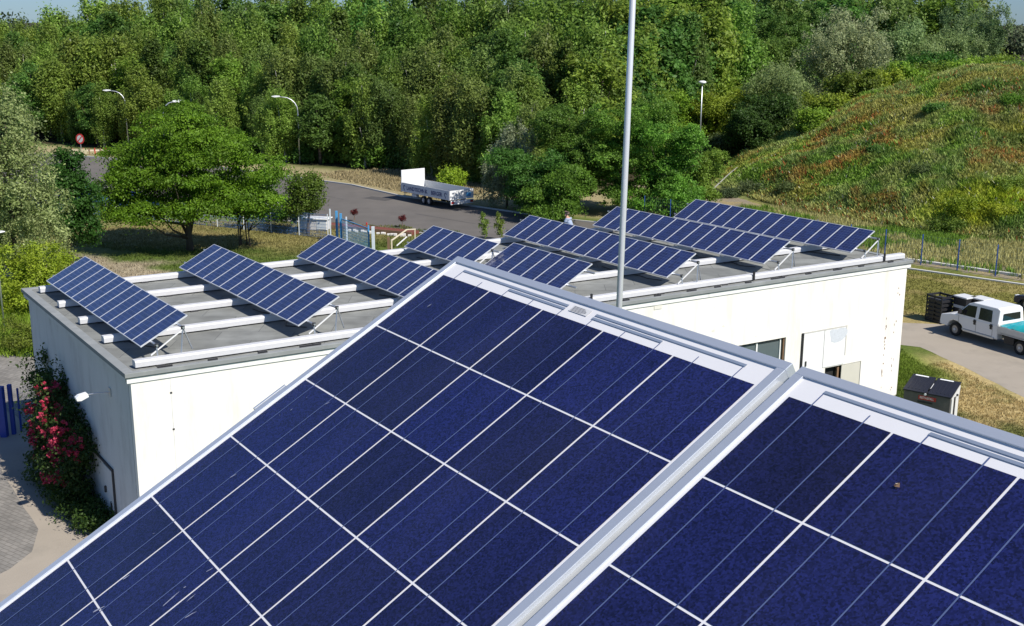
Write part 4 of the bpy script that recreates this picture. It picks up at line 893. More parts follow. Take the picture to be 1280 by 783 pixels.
bk = [('light_green_shrub', 'light green shrubbery left of the post-top lamp behind the tree clump', 828, 134, 8.4, 4.0, ((.20, .32, .025), (.30, .42, .04))), ('light_green_shrub', 'light green shrubbery right of the post-top lamp', 900, 138, 7.9, 4.6, ((.22, .34, .028), (.32, .44, .045))), ('grey_green_shrub', 'grey green shrub below the post-top lamp', 912, 127, 3.4, 2.6, ((.13, .19, .06), (.20, .27, .09))),
      ('round_dark_tree', 'round very dark green tree at the left foot of the grassy hill', 953, 122, 8.9, 3.3, ((.028, .075, .014), (.055, .125, .02))), ('pale_willow', 'pale willow right behind the round dark tree', 992, 134, 10.6, 5.0, SILV2), ('pale_willow', 'large pale willow on the skyline above the hill crest', 1062, 150, 17.2, 6.6, ((.22, .27, .12), (.38, .42, .22))),
      ('pale_willow', 'slim silvery willow between the big pale willow and the small dark tree', 1122, 158, 16.2, 4.2, SILV), ('dark_round_tree', 'small round dark green tree on the skyline above the hill', 1158, 140, 13.4, 3.5, ((.05, .14, .018), (.10, .22, .026))), ('pale_willow', 'tall grey green willow at the top right against the sky', 1212, 168, 18.6, 6.4, ((.16, .25, .09), (.29, .37, .15))), ('pale_willow', 'silvery willow in front of the tall grey green willow', 1190, 155, 14.6, 4.6, SILV2),
      ('broadleaf_tree', 'dark broadleaf tree on the skyline left of the pale willows', 985, 178, 19.5, 6.6, DARK), ('broadleaf_tree', 'dark broadleaf tree on the skyline right of the rod', 905, 172, 18.6, 6.8, DARK), ('broadleaf_tree', 'dark green tree behind the shrubbery, left of the post-top lamp', 855, 160, 16.4, 6.2, ((.07, .15, .03), (.13, .22, .045))), ('broadleaf_tree', 'dark tree behind the big pale willow', 1040, 186, 20.2, 6.5, ((.08, .15, .03), (.14, .22, .045))), ('broadleaf_tree', 'dark tree on the skyline between the two willow groups', 1110, 190, 20, 5.8, DARK), ('broadleaf_tree', 'mid green tree in front of the dark skyline trees, right of the lamp', 945, 158, 13.8, 5.4, ((.09, .18, .03), (.16, .27, .045)))]
for i, (kd, lab, px, D, h, r_, pal) in enumerate(bk):
    x, y = AT(px, D); rr = random.Random(50+i); z0 = .12*h if 'shrub' not in kd else .05*h
    lb = [(0, 0, h*.52, r_*.72, r_*.7, h*.38)]+[(math.cos(a)*r_*rr.uniform(.4, .85), math.sin(a)*r_*.6, h*rr.uniform(.2, .9), r_*rr.uniform(.28, .5), r_*.45, h*rr.uniform(.07, .15)) for a in np.linspace(0, 12.1, 17)]
    spec(kd, lab, 'bush' if 'shrub' in kd else 'tree', x, y, lb, 460, 85, .25 if h < 12 else .31, (.65, .5) if 'willow' not in kd else (.6, .8), pal, 150+i, (h*.8, .22, M['bark']), inner=.62, zmin=.1, droop=.25 if 'willow' in kd else 0)
# shrubs along the back of the hill crest
cr = [(1040, 121, 3.4, 'left end'), (1075, 123, 4.6, 'left part'), (1108, 125, 4.8, 'left of the small dark tree'), (1140, 126, 4.6, 'below the small dark tree'), (1172, 127, 4.4, 'right of the small dark tree'), (1205, 127, 4.8, 'middle of the crest'), (1238, 128, 5.2, 'right part of the crest'), (1272, 127, 5.4, 'right end, at the picture edge'), (1020, 118, 3.0, 'foot, beside the pale willow')]
for i, (px, D, h, wh) in enumerate(cr):
    x, y = AT(px, D); z = float(hill_h(np.array([x]), np.array([y]))[0]); h = h*.86
    lb = [(rf.uniform(-1.4, 1.4), rf.uniform(-1, 1), h*rf.uniform(.25, .7), 1.5, 1.4, h*.28) for _ in range(6)]
    e = spec('hill_shrub', 'yellow green shrub behind the hill crest, '+wh, 'bush', x, y, lb, 150, 55, .27, (.5, .5), (((.19, .30, .03), (.31, .42, .045)), ((.13, .23, .03), (.22, .33, .04)))[i % 3 == 1], 180+i, (h*.6, .06, M['bark']), inner=.4)
    e.location.z = z-.2
# weeds and bushes on the hill flank
hb = [(1212, 262, 2.0, 1.1, YEL, 'bright yellow green broom bush low on the hill flank'), (1245, 268, 1.6, .8, YEL, 'smaller yellow bush right of the bright broom bush'), (1262, 235, 1.2, .9, MID, 'green bush right of the bright broom bush, higher up the flank'), (1185, 285, 1.6, .7, ((.10, .17, .02), (.17, .24, .03)), 'low green weeds at the hill foot near the fence'), (1168, 138, .9, .7, DARK, 'small dark tuft high on the hill'), (1262, 130, 1.4, .9, ((.09, .2, .02), (.15, .28, .03)), 'bright green bush high on the hill at the right'), (1100, 190, 1.0, .6, DARK, 'dark green tuft in the middle of the hill'), (1150, 215, 1.1, .6, ((.07, .12, .03), (.12, .17, .06)), 'grey green tuft halfway up the hill'), (985, 240, 1.6, .9, ((.09, .14, .04), (.15, .2, .07)), 'grey green weeds on the left foot of the hill'), (940, 238, 1.8, .9, ((.09, .14, .05), (.16, .2, .09)), 'pale grey green weeds left of the hill, behind the panels'), (905, 246, 1.6, .8, ((.07, .11, .04), (.13, .17, .07)), 'grey weeds at the bare branch left of the hill')]
for i, (px, py, r_, h, pal, lab) in enumerate(hb):
    d = ray(px, py); k = 60.; 
    while k < 140:                          # walk along the sight line down to the flank of the hill
        q = d*(k/d.y)+Vector((0, 0, CH))
        if q.z < float(hill_h(np.array([q.x]), np.array([q.y]))[0])+.02: break
        k += .25
    lb = [(rf.uniform(-.6, .6)*r_, rf.uniform(-.4, .4)*r_, h*.45, r_*.6, r_*.5, h*.5) for _ in range(4)]
    e = spec('wild_bush', lab, 'bush', q.x, q.y, lb, 60, 50, .16, (.35, .3), pal, 200+i, inner=.3); e.location.z = q.z-.1
# far tree line right of the hill
x, y = AT(1262, 420); lb = [(rf.uniform(-60, 60), rf.uniform(-8, 8), rf.uniform(4, 9), rf.uniform(4, 8), 5, rf.uniform(4, 6.5)) for _ in range(34)]
o = link('far_wood', crown_mesh('far_wood', lb, 700, 30, 1.3, (2.2, 1.8), ((.10, .15, .075), (.15, .20, .10)), 300, inner=.4)); o.location = (x, y, 0); tag(o, 'distant line of trees at the far right under the sky', 'wood', kind='stuff')
x, y = AT(300, 330); lb = [(rf.uniform(-110, 190), rf.uniform(-8, 8), rf.uniform(6, 11.5), rf.uniform(5, 9), 5, rf.uniform(4, 6.0)) for _ in range(90)]
o = link('far_wood', crown_mesh('far_wood_behind', lb, 2200, 30, 1.1, (2.2, 1.6), ((.08, .12, .045), (.13, .18, .065)), 301, inner=.4)); o.location = (x, y, 0); tag(o, 'distant mass of trees showing in gaps behind the birch wood', 'wood', kind='stuff')
# climbing rose on the shaded wall
def wl(s, o, z): v = WS(s, o, z); return (v.x, v.y, v.z)
rx_, ry_ = WS(6.0, .6, 0).xy
def rl(s, o, z, a, bb, c): v = wl(s-.1, o*.42, z); return (v[0]-rx_, v[1]-ry_, z, a, bb, c)
rose = empty('climbing_rose', (rx_, ry_, 0)); tag(rose, 'climbing rose with crimson blooms against the shaded left wall', 'rose bush')
lb = [rl(10.0, .6, 2.0, .6, .6, 1.6), rl(10.6, .5, 3.4, .45, .45, .8), rl(8.8, .8, 2.1, .7, .7, 1.1), rl(7.5, 1.0, 2.4, .7, .7, 1.1), rl(6.1, .9, 2.6, .65, .65, .9), rl(4.9, .8, 2.2, .6, .6, .8), rl(8.2, .5, 3.5, .6, .5, .5), rl(6.6, 1.3, 1.2, .8, .8, .9), rl(8.6, 1.6, 1.3, .7, .7, .9), rl(5.2, 1.4, 1.2, .6, .6, .6)]
link('foliage', crown_mesh('rose_foliage', lb, 330, 70, .12, (.34, .3), ((.035, .085, .018), (.07, .135, .028)), 310, inner=.5, zmin=.1), rose)
fb = [rl(8.3, 2.6, 1.7, .28, .28, .75), rl(8.7, 2.5, 2.6, .2, .2, .3), rl(5.6, 2.4, 1.2, .32, .28, .65), rl(6.5, 2.7, .9, .2, .2, .3), rl(6.8, 2.0, 2.7, .5, .4, .8), rl(5.4, 1.9, 2.5, .5, .4, .6), rl(7.6, 1.6, 3.5, .4, .3, .35), rl(6.0, 2.0, 2.0, .5, .4, .5), rl(4.6, 1.6, 2.4, .35, .3, .5)]
link('blooms', crown_mesh('rose_blooms', fb, 230, 20, .075, (.075, .07), ((.40, .02, .06), (.70, .10, .19)), 311, inner=.35, asp=.95, mat=M['petal']), rose)
b = MB(); rr = random.Random(8)
for k in range(7):
    s = rr.uniform(5, 10); b.tube([Vector(wl(s, .35, 0)), Vector(wl(s+rr.uniform(-.6, .6), .5, 1.6)), Vector(wl(s+rr.uniform(-1, 1), .5, 3.0))], [.035, .025, .01], M['bark'], 5)
wpart(b, 'stems', rose)
sh = empty('low_hedge', tuple(WS(4.0, 1.0, 0))); tag(sh, 'dark low greenery at the foot of the shaded wall, below the rose', 'bush')
lb = [(WS(s, o, 0).x-sh.location.x, WS(s, o, 0).y-sh.location.y, .35, .8, .7, .45) for s, o in ((3.0, .3), (3.8, .5), (4.8, .6), (5.8, .7), (7, .8), (8.2, .8))]
link('crown', crown_mesh('hedge_crown', lb, 190, 60, .10, (.3, .22), ((.035, .085, .015), (.075, .14, .025)), 312, inner=.2, zmin=.03), sh)
# tall weeds just behind the roof
for px, py, nm in ((613, 292, 'left'), (633, 296, 'right')):
    x, y = AT(px-10, 84); e = spec('tall_weed', f'thin pale green weed standing up behind the fourth panel row, the {nm} one', 'plant', x, y, [(0, 0, 1.0, .3, .3, .9), (0, 0, 1.9, .15, .15, .4)], 26, 30, .14, (.14, .3), ((.14, .22, .03), (.22, .3, .06)), 320)

# ------------------------------------------------------------------ fences, gates, lamps, signs
def fence(name, label, pts, h, post_mat, mesh_mat, post_w=.06, vstep=.12, hstep=.22, wire=.008, skip=(), cat='fence'):
    e = empty(name, (pts[0][0], pts[0][1], 0)); tag(e, label, cat); MI = e.matrix_basis.inverted()
    for p in pts:
        b = MB(); b.box((p[0]-post_w/2, p[1]-post_w/2, 0), (p[0]+post_w/2, p[1]+post_w/2, h+.06), post_mat); b.build('post', e, M=MI)
    for i, (p, q) in enumerate(zip(pts[:-1], pts[1:])):
        if i in skip: continue
        P = Vector((p[0], p[1], 0)); Q = Vector((q[0], q[1], 0)); d = Q-P; b = MB()
        for k in range(1, int(d.length/vstep)):
            c = P+d*(k*vstep/d.length); b.bar(c+Vector((0, 0, .06)), c+Vector((0, 0, h)), wire, wire, mesh_mat)
        for k in range(int(h/hstep)+1):
            z = .06+k*(h-.06)/int(h/hstep); b.bar(P+Vector((0, 0, z)), Q+Vector((0, 0, z)), wire*1.5, wire*1.5, mesh_mat)
        b.build('mesh_panel', e, M=MI)
    return e
def span(p, q, step):
    n = max(1, round(math.dist(p, q)/step)); return [(p[0]+(q[0]-p[0])*i/n, p[1]+(q[1]-p[1])*i/n) for i in range(n+1)]
fence('boundary_fence', 'long mesh fence with dark blue posts along the foot of the grassy hill', span((10.5, 92.5), (26.8, 75.5), 2.6)+span((26.8, 75.5), (37.2, 64.8), 2.6)[1:], 1.95, M['fenceblue'], M['meshgreen'], wire=.0045, vstep=.2, hstep=.3)
fence('yard_fence', 'pale mesh fence with light posts behind the spreading tree', span((-42, 98.2), (-29.6, 92.8), 2.6)+span((-29.6, 92.8), (-13.4, 84.2), 2.7)[1:], 1.75, M['palepost'], M['meshblue'], wire=.012)
# blue entrance gate
gt = empty('blue_gate', (-12.4, 82.9, 0)); tag(gt, 'half open light blue gate leaf hung between blue and white posts', 'gate'); MI = gt.matrix_basis.inverted()
for (x, y, w_, h_, mt) in [(-12.55, 82.95, .16, 2.25, 'lightblue'), (-12.2, 82.6, .16, 2.12, 'lightblue'), (-13.05, 83.2, .10, 2.35, 'palepost'), (-11.75, 82.2, .10, 1.95, 'palepost'), (-9.4, 78.2, .20, 1.95, 'palepost'), (-9.75, 78.6, .10, 1.95, 'lightblue')]:
    b = MB(); b.box((x-w_/2, y-w_/2, 0), (x+w_/2, y+w_/2, h_), M[mt]); b.build('post', gt, M=MI, bevel=.01)
P, Q = Vector((-12.1, 82.5, 0)), Vector((-9.8, 78.7, 0)); b = MB()
for z in (.15, 1.75): b.bar(P+Vector((0, 0, z)), Q+Vector((0, 0, z)), .05, .06, M['lightblue'])
for k in range(1, 38): c = P.lerp(Q, k/38); b.bar(c+Vector((0, 0, .15)), c+Vector((0, 0, 1.75)), .012, .012, M['lightblue'])
for k in range(1, 8): b.bar(P+Vector((0, 0, .15+k*.2)), Q+Vector((0, 0, .15+k*.2)), .012, .012, M['lightblue'])
b.build('gate_leaf', gt, M=MI)
b = MB(); b.tube([(-9.9, 78.85, 1.95), (-9.9, 78.85, 2.12)], .05, M['red'], 8); b.build('lamp', gt, M=MI)
# dark blue gate at the left edge
lg = empty('dark_blue_gate', (-19.4, 42.4, 0)); tag(lg, 'dark blue steel gate post and leaf at the left picture edge', 'gate'); MI = lg.matrix_basis.inverted()
for x, y, w_ in ((-19.12, 42.62, .14), (-19.36, 42.34, .24)):
    b = MB(); b.box((x-w_/2, y-w_/2, 0), (x+w_/2, y+w_/2, 2.0), M['blue']); b.build('post', lg, M=MI, bevel=.008)
b = MB(); b.bar((-19.5, 42.3, 1.0), (-20.9, 41.9, 1.0), .05, 1.85, M['blue']); b.build('gate_leaf', lg, M=MI)
fence('path_fence', 'low blue mesh fence between the dark blue gate post and the rose', span((-18.95, 42.9), (-18.2, 46.4), 1.8), 1.7, M['blue'], M['meshgrey'], vstep=.1, hstep=.2, wire=.006)

def lamp(label, x, y, h, arm, az, r=.065, pole=True, hs=1.0):
    e = empty('street_lamp', (x, y, 0)); tag(e, label, 'street lamp', 'street lamps along the road'); c, s = math.cos(az), math.sin(az)
    b = MB(); pts = [(0, 0, 0), (0, 0, h*.55), (0, 0, h*.78)]
    for k in range(1, 6):
        a = k/5*math.pi/2; pts.append((c*arm*.8*(1-math.cos(a)), s*arm*.8*(1-math.cos(a)), h*.78+h*.21*math.sin(a)))
    pts.append((c*arm, s*arm, h*.995)); n = len(pts)
    b.tube(pts, [r*(1.25-.6*i/n) for i in range(n)], M['galv'], 8); b.build('pole', e, smooth=True)
    Mh = Matrix.Translation((c*arm, s*arm, h)) @ Matrix.Rotation(az, 4, 'Z')
    b = MB(); b.prism([(-.15, -.05), (.35, -.09), (.75, -.04), (.78, .03), (.4, .11), (-.12, .07)], -.15, .15, M['lampwhite'], lambda x_, z_: 1 if abs(x_-.3) < .3 else .7); b.v = [tuple(Mh @ (Vector(v)*hs)) for v in b.v]; b.build('lamp_head', e, bevel=.03)
    return e
x, y = G(375, 205); lamp('street lamp with curved arm at the edge of the wood right of the spreading tree', x, y, 7.35, 2.0, R(186))
x, y = AT(130, 143.5); lamp('street lamp whose white head shows against the wood left of the spreading tree', x+1.8, y, 7.15, 1.8, R(182))
x, y = AT(208, 118); lamp('street lamp whose white head peeps over the top of the spreading tree', x-1.0, y, 7.55, 1.2, R(15), hs=1.25)
x, y = G(3, 415); lamp('low street lamp cut by the left picture edge', x+.12, y, 5.15, .12, R(20), r=.04, hs=.5)
e = empty('post_top_lamp', (AT(881, 131)[0], 131, 0)); tag(e, 'post-top lamp on a straight grey post between light green shrubs', 'street lamp')
b = MB(); b.tube([(0, 0, 0), (0, 0, 5), (0, 0, 8.75)], [.1, .085, .07], M['galv'], 8); b.build('pole', e, smooth=True)
b = MB(); b.tube([(0, 0, 8.7), (0, 0, 8.85), (0, 0, 9.0), (0, 0, 9.1)], [.12, .42, .44, .2], M['lampwhite'], 14); b.build('lamp_head', e, smooth=True)

# round red sign
x, y = -51.0, 139.2
e = empty('road_sign', (x, y, 0), R(-20)); tag(e, 'round red and white road sign on a grey post at the end of the road', 'sign')
def disc(b, r, y0, y1, z, mat, n=28): b.prism([(math.cos(2*math.pi*i/n)*r, z+math.sin(2*math.pi*i/n)*r) for i in range(n)], y0, y1, mat)
b = MB(); b.tube([(0, 0.04, 0), (0, .04, 2.2)], .045, M['galv'], 8); b.build('post', e)
b = MB(); disc(b, .60, -.02, .0, 1.75, M['red']); b.build('disc', e)
b = MB(); disc(b, .42, -.026, -.021, 1.75, M['binend']); b.build('white_field', e)
b = MB(); b.bar((-.30, -.03, 1.45), (.30, -.03, 2.05), .008, .13, M['red']); b.build('red_bar', e)
e = empty('road_barrier', (-51.4, 137.6, 0), R(12)); tag(e, 'low barrier of short reddish posts with a tan board across the road end', 'barrier')
for k in range(8): b = MB(); b.box((k*.62-.05, -.05, 0), (k*.62+.05, .05, .8), M['wood'] if k % 2 else M['red']); b.build('post', e)
b = MB(); b.box((-.3, -.09, .15), (1.6, -.055, .75), M['tan']); b.build('board', e)
b = MB(); b.box((-.1, .055, .42), (4.5, .085, .6), M['palewood']); b.build('rail', e)

# planting bed with two little red shrubs, white stones
bed = empty('planting_bed', (-11.5, 88.3, 0)); tag(bed, 'narrow red-brown planting bed with white stones along the road edge', 'planting bed'); MI = bed.matrix_basis.inverted()
b = MB(); b.bar((-14.7, 89.6, .12), (-7.2, 85.9, .12), 1.15, .24, M['redsoil']); b.build('soil', bed, M=MI)
b = MB(); b.bar((-15.0, 88.95, .16), (-7.4, 85.2, .16), .08, .32, M['wood']); b.build('edging', bed, M=MI)
for k in range(16):
    t = k/15; x = -12.2+4.6*t+rf.uniform(-.1, .1); y = 87.2-2.3*t+rf.uniform(-.25, .25); b = MB(); b.box((x-.12, y-.12, 0), (x+.14, y+.12, .14+.1*rf.random()), M['stone']); b.build('stone', bed, M=MI, bevel=.04)
for px, py, nm in ((443, 277, 'left'), (503, 285, 'right')):
    x, y = G(px, py); o = link('red_shrub', crown_mesh('red_shrub_crown', [(0, 0, .68, .24, .24, .24)], 22, 30, .09, (.12, .10), ((.10, .018, .018), (.17, .04, .03)), 400)); o.location = (x, y, .1); tag(o, f'small dark red globe shrub at the {nm} of the planting bed', 'shrub')
    b = MB(); b.tube([(0, 0, 0), (0, 0, .7)], .025, M['wood'], 6); b.build('stem', o)
# pale cabinet lying by the gate
x, y = G(392, 287); e = empty('grey_cabinet', (x, y, 0), R(-12)); tag(e, 'light grey box-shaped cabinet with white top beside the gate posts', 'cabinet')
b = MB(); b.box((-.9, -.5, .06), (1.25, .5, .85), M['labelgrey']); b.build('body', e, bevel=.02)
b = MB(); b.box((-1.0, -.6, .852), (1.35, .6, .93), M['lampwhite']); b.build('lid', e, bevel=.02)
b = MB(); b.box((.45, -.52, .12), (1.2, -.503, .8), M['palepost']); b.build('door', e)
# pale timber handrail
x, y = -8.4, 78.5; e = empty('timber_handrail', (x, y, 0)); tag(e, 'pale timber handrail with brown post beside the fourth panel row', 'handrail')
b = MB(); b.box((-.08, -.08, 0), (.08, .08, 1.15), M['wood']); b.build('post', e)
b = MB(); b.bar((.15, .1, .9), (1.1, 1.7, 1.4), .07, .07, M['palewood']); b.bar((1.1, 1.7, 1.4), (1.7, 1.9, 1.4), .07, .07, M['palewood']); b.bar((.2, .1, 0), (.2, .1, 1.0), .09, .09, M['palewood']); b.build('rail', e)
b = MB(); b.bar((.5, .4, .5), (1.1, 1.7, .9), .06, .06, M['beam_end']); b.bar((1.65, 1.9, 0), (1.65, 1.9, 1.4), .07, .07, M['palewood']); b.build('lower_rail', e)
# pale pipe and bare branch beside the hill
e = empty('bare_branch', (G(905, 246)[0], 100, 0)); tag(e, 'bare pale dead branch sticking up left of the grassy hill', 'branch')
def sp(px, py, D=101.): d = ray(px, py); return d*(D/d.y)+Vector((0, 0, CH))
b = MB(); b.tube([sp(866, 243), sp(888, 240), sp(898, 230), sp(912, 217), sp(922, 209)], [.05, .07, .06, .04, .02], M['kerb'], 6); b.tube([sp(888, 240), sp(887, 300)], [.07, .1], M['bark'], 6); b.tube([sp(872, 231), sp(866, 225)], [.04, .06], M['kerb'], 6); b.tube([sp(872, 231), sp(880, 236), sp(888, 240)], [.04, .03, .03], M['kerb'], 6); wpart(b, 'limb', e)

# ------------------------------------------------------------------ lettering
def text_part(s, name, parent, size, mat, Mx, squash=1.0, bold=.0):
    cu = bpy.data.curves.new(name, 'FONT'); cu.body = s; cu.size = size; cu.align_x = 'CENTER'; cu.align_y = 'CENTER'; cu.extrude = .002; cu.offset = bold; cu.resolution_u = 3
    o = bpy.data.objects.new(name+'_source', cu); COL.objects.link(o)
    dg = bpy.context.evaluated_depsgraph_get(); me = bpy.data.meshes.new_from_object(o.evaluated_get(dg)); bpy.data.objects.remove(o)
    me.materials.clear(); me.materials.append(mat)
    o = link(name, me, parent); o.matrix_basis = Mx @ Matrix.Diagonal((squash, 1, 1, 1)); return o

# ------------------------------------------------------------------ vehicles
def wheel(parent, x, y, r, w_, side=1):
    t = MB(); n = 26; prof = [(r*.62, -w_/2), (r*.93, -w_/2), (r, -w_*.33), (r, w_*.33), (r*.93, w_/2), (r*.62, w_/2)]
    k = len(prof)
    for i in range(n):
        a = 2*math.pi*i/n
        for q, o in prof: t.v.append((x+math.cos(a)*q, y+o, r+math.sin(a)*q))
    m_ = t.mi(M['tyre'])
    for i in range(n):
        for j in range(k):
            a = i*k+j; b2 = i*k+(j+1) % k; c = ((i+1) % n)*k+(j+1) % k; d = ((i+1) % n)*k+j; t.f.append((a, b2, c, d)); t.m.append(m_)
    wh = t.build('wheel', parent, smooth=True)
    b = MB(); disc_y = y+side*w_*.32
    pts = [(math.cos(2*math.pi*i/20)*r*.62+x, math.sin(2*math.pi*i/20)*r*.62+r) for i in range(20)]; b.prism(pts, y-w_*.3, disc_y, M['rim'])
    pts = [(math.cos(2*math.pi*i/12)*r*.2+x, math.sin(2*math.pi*i/12)*r*.2+r) for i in range(12)]; b.prism(pts, disc_y, disc_y+side*.05, M['grey_white']); b.build('rim', wh)
    return wh
# white flatbed trailer; x runs forward, y to its left
tr = empty('flatbed_trailer', (-5.25, 97.65, 0), R(129.5)); tag(tr, 'white flatbed trailer with tall white front board and blue lettering parked on the road', 'trailer')
TL_ = 7.15
b = MB(); b.box((0, -2.5, .86), (TL_, 0, .96), M['labelgrey']); b.build('deck', tr, bevel=.01)
b = MB(); b.box((.03, -2.46, .962), (TL_-.05, -.04, .972), M['roofcoping']); b.build('floor', tr)
for y0, y1 in ((-.02, .03), (-2.53, -2.48)):
    b = MB(); b.box((.05, y0, .80), (TL_, y1, 1.60), M['grey_white']); b.build('side_board', tr, bevel=.008)
b = MB()
b.v = []
for x in (.05, TL_/2, TL_-.05): b = MB(); b.box((x-.05, .031, .78), (x+.05, .05, 1.61), M['labelgrey']); b.build('stanchion', tr)
b = MB(); b.box((TL_-.06, -2.5, .86), (TL_+.02, 0, 2.66), M['white_paint']); b.build('front_board', tr, bevel=.012)
b = MB()
for z in (1.2, 1.55, 1.9, 2.25): b.box((TL_-.075, -2.42, z), (TL_-.061, -.08, z+.03), M['grey_white'])
b.build('front_board_rib', tr)
b = MB(); b.box((-.04, -2.5, .82), (.02, 0, 1.60), M['white_paint']); b.build('tailgate', tr, bevel=.01)
b = MB(); b.box((-.10, -2.45, .42), (-.02, -.05, .76), M['white_paint']); b.build('bumper', tr, bevel=.02)
for y in (-.42, -2.4): b = MB(); b.box((-.125, y, .5), (-.101, y+.32, .68), M['tail']); b.build('tail_light', tr, bevel=.01)
b = MB(); b.box((-.115, -1.5, .5), (-.101, -.98, .62), M['grey_white']); b.build('number_plate', tr)
b = MB(); b.box((-.05, -2.2, 1.0), (-.041, -1.7, 1.35), M['lightblue']); b.prism([(-.055, 1.0), (-.041, 1.0), (-.041, 1.4), (-.055, 1.4)], -1.5, -1.42, M['labelgrey']); b.build('tailgate_emblem', tr)
for y in (-.75, -1.75): b = MB(); b.bar((.1, y, .74), (TL_, y, .74), .08, .16, M['black']); b.build('chassis_rail', tr)
b = MB(); b.bar((TL_, -.8, .7), (TL_+1.5, -1.25, .62), .08, .1, M['black']); b.bar((TL_, -1.7, .7), (TL_+1.5, -1.25, .62), .08, .1, M['black']); b.tube([(TL_+1.3, -1.25, .6), (TL_+1.3, -1.25, 0)], .035, M['galv'], 8); b.build('drawbar', tr)
for x in (3.15, 3.98):
    wheel(tr, x, -.18, .36, .24, 1); wheel(tr, x, -2.3, .36, .24, -1)
b = MB(); b.box((5.0, -.4, .5), (5.7, -.1, .74), M['grey_white']); b.build('tool_box', tr, bevel=.02)
Mt = Matrix.Translation((TL_/2, .036, 1.16)) @ Matrix.Rotation(R(180), 4, 'Z') @ Matrix.Rotation(R(90), 4, 'X')
text_part('LANDTECHNIK', 'lettering', tr, .46, M['inktext'], Matrix.Translation((1.15, 0, 0)) @ Mt, .98, .014)
text_part('BERGER', 'lettering', tr, .46, M['inktext'], Matrix.Translation((-1.75, 0, 0)) @ Mt, .98, .014)
for sx, ch in ((-3.05, '?'), (3.05, '?')):
    b = MB(); pts = [Vector((TL_/2-sx+.14*math.cos(t), .04, 1.22+.16*math.sin(t))) for t in np.linspace(-1.2, 2.9, 9)]; b.tube(pts, .028, M['inktext'], 5); b.tube([pts[0], pts[0]+Vector((-.04, 0, -.16))], .028, M['inktext'], 5); b.build('curl_emblem', tr)

# white double-cab pickup; x forward, origin on the ground under the front axle centre
pk = empty('double_cab_pickup', (23.25, 58.0, 0), R(117.5)); tag(pk, 'white double cab pickup with cyan tarpaulin over its flat bed on the concrete lane', 'pickup')
HW = .92
fy = lambda x, z: 1 if z < 1.12 else 1-.16*(z-1.12)/.83
b = MB(); b.prism([(.95, .42), (.98, .62), (.93, .95), (.30, 1.10), (-.05, 1.14), (-2.62, 1.14), (-2.62, .42), (-.42, .42), (-.46, .58), (-.36, .68), (-.16, .78), (.12, .80), (.36, .68), (.46, .52), (.46, .42)], -HW, HW, M['white_paint']); b.build('body', pk, bevel=.045, seg=3)
b = MB(); b.prism([(.02, 1.12), (-.66, 1.82), (-.95, 1.93), (-2.4, 1.94), (-2.58, 1.86), (-2.62, 1.12)], -HW, HW, M['white_paint'], fy); b.build('cab', pk, bevel=.05, seg=3)
def side_win(pts, nm='side_window'):
    for sg in (1, -1):
        b = MB(); P = [(x, sg*(HW*fy(x, z)+.006), z) for x, z in pts]; b.face(P if sg < 0 else P[::-1], M['glass']); b.build(nm, pk)
side_win([(-.12, 1.2), (-.66, 1.74), (-1.20, 1.77), (-1.22, 1.2)]); side_win([(-1.42, 1.2), (-1.40, 1.77), (-2.14, 1.77), (-2.22, 1.2)])
b = MB(); P = [(-2.622, -.62, 1.34), (-2.622, .62, 1.34), (-2.606, .58, 1.68), (-2.606, -.58, 1.68)]; b.face([(x-.012, y, z) for x, y, z in P][::-1], M['glass']); b.build('rear_window', pk)
b = MB(); b.face([(.045, -.80, 1.18), (.045, .80, 1.18), (-.60, .70, 1.80), (-.60, -.70, 1.80)], M['glass']); b.build('windscreen', pk)
for x in (-1.30, -2.30):
    b = MB(); b.box((x, HW+.002, 1.0), (x+.17, HW+.03, 1.06), M['black']); b.box((x+.02, HW+.001, .86), (x+.15, HW+.012, 1.12), M['black']); b.build('door_handle', pk)
b = MB()
for x in (-.22, -1.31, -2.32): b.box((x, HW+.001, .52), (x+.012, HW+.006, 1.13), M['black'])
b.box((-2.3, HW+.001, .515), (-.3, HW+.006, .53), M['black']); b.build('door_gap', pk)
b = MB(); b.box((-2.45, HW+.0, .40), (-.55, HW+.05, .50), M['galv']); b.build('side_step', pk, bevel=.01)
b = MB(); b.box((.92, -HW, .36), (1.04, HW, .58), M['dark_metal']); b.build('bumper', pk, bevel=.04)
for y in (-.62, .62): b = MB(); b.box((.93, y-.18, .66), (.985, y+.18, .84), M['window']); b.build('headlight', pk, bevel=.01)
for y in (HW+.15, -HW-.15): b = MB(); b.box((-.42, y-.10, 1.28), (-.34, y+.10, 1.50), M['black']); b.bar((-.34, y, 1.3), (-.22, y*.86, 1.2), .03, .03, M['black']); b.build('mirror', pk, bevel=.02)
b = MB(); b.box((-5.9, -1.0, .78), (-2.72, 1.0, .86), M['grey_white']); b.build('bed_floor', pk)
for a, c in (((-5.9, .96, .80), (-2.72, 1.0, 1.14)), ((-5.9, -1.0, .80), (-2.72, -.96, 1.14)), ((-5.94, -1.0, .80), (-5.90, 1.0, 1.14)), ((-2.72, -1.0, .80), (-2.68, 1.0, 1.22))):
    b = MB(); b.box(a, c, M['binend']); b.build('bed_board', pk, bevel=.006)
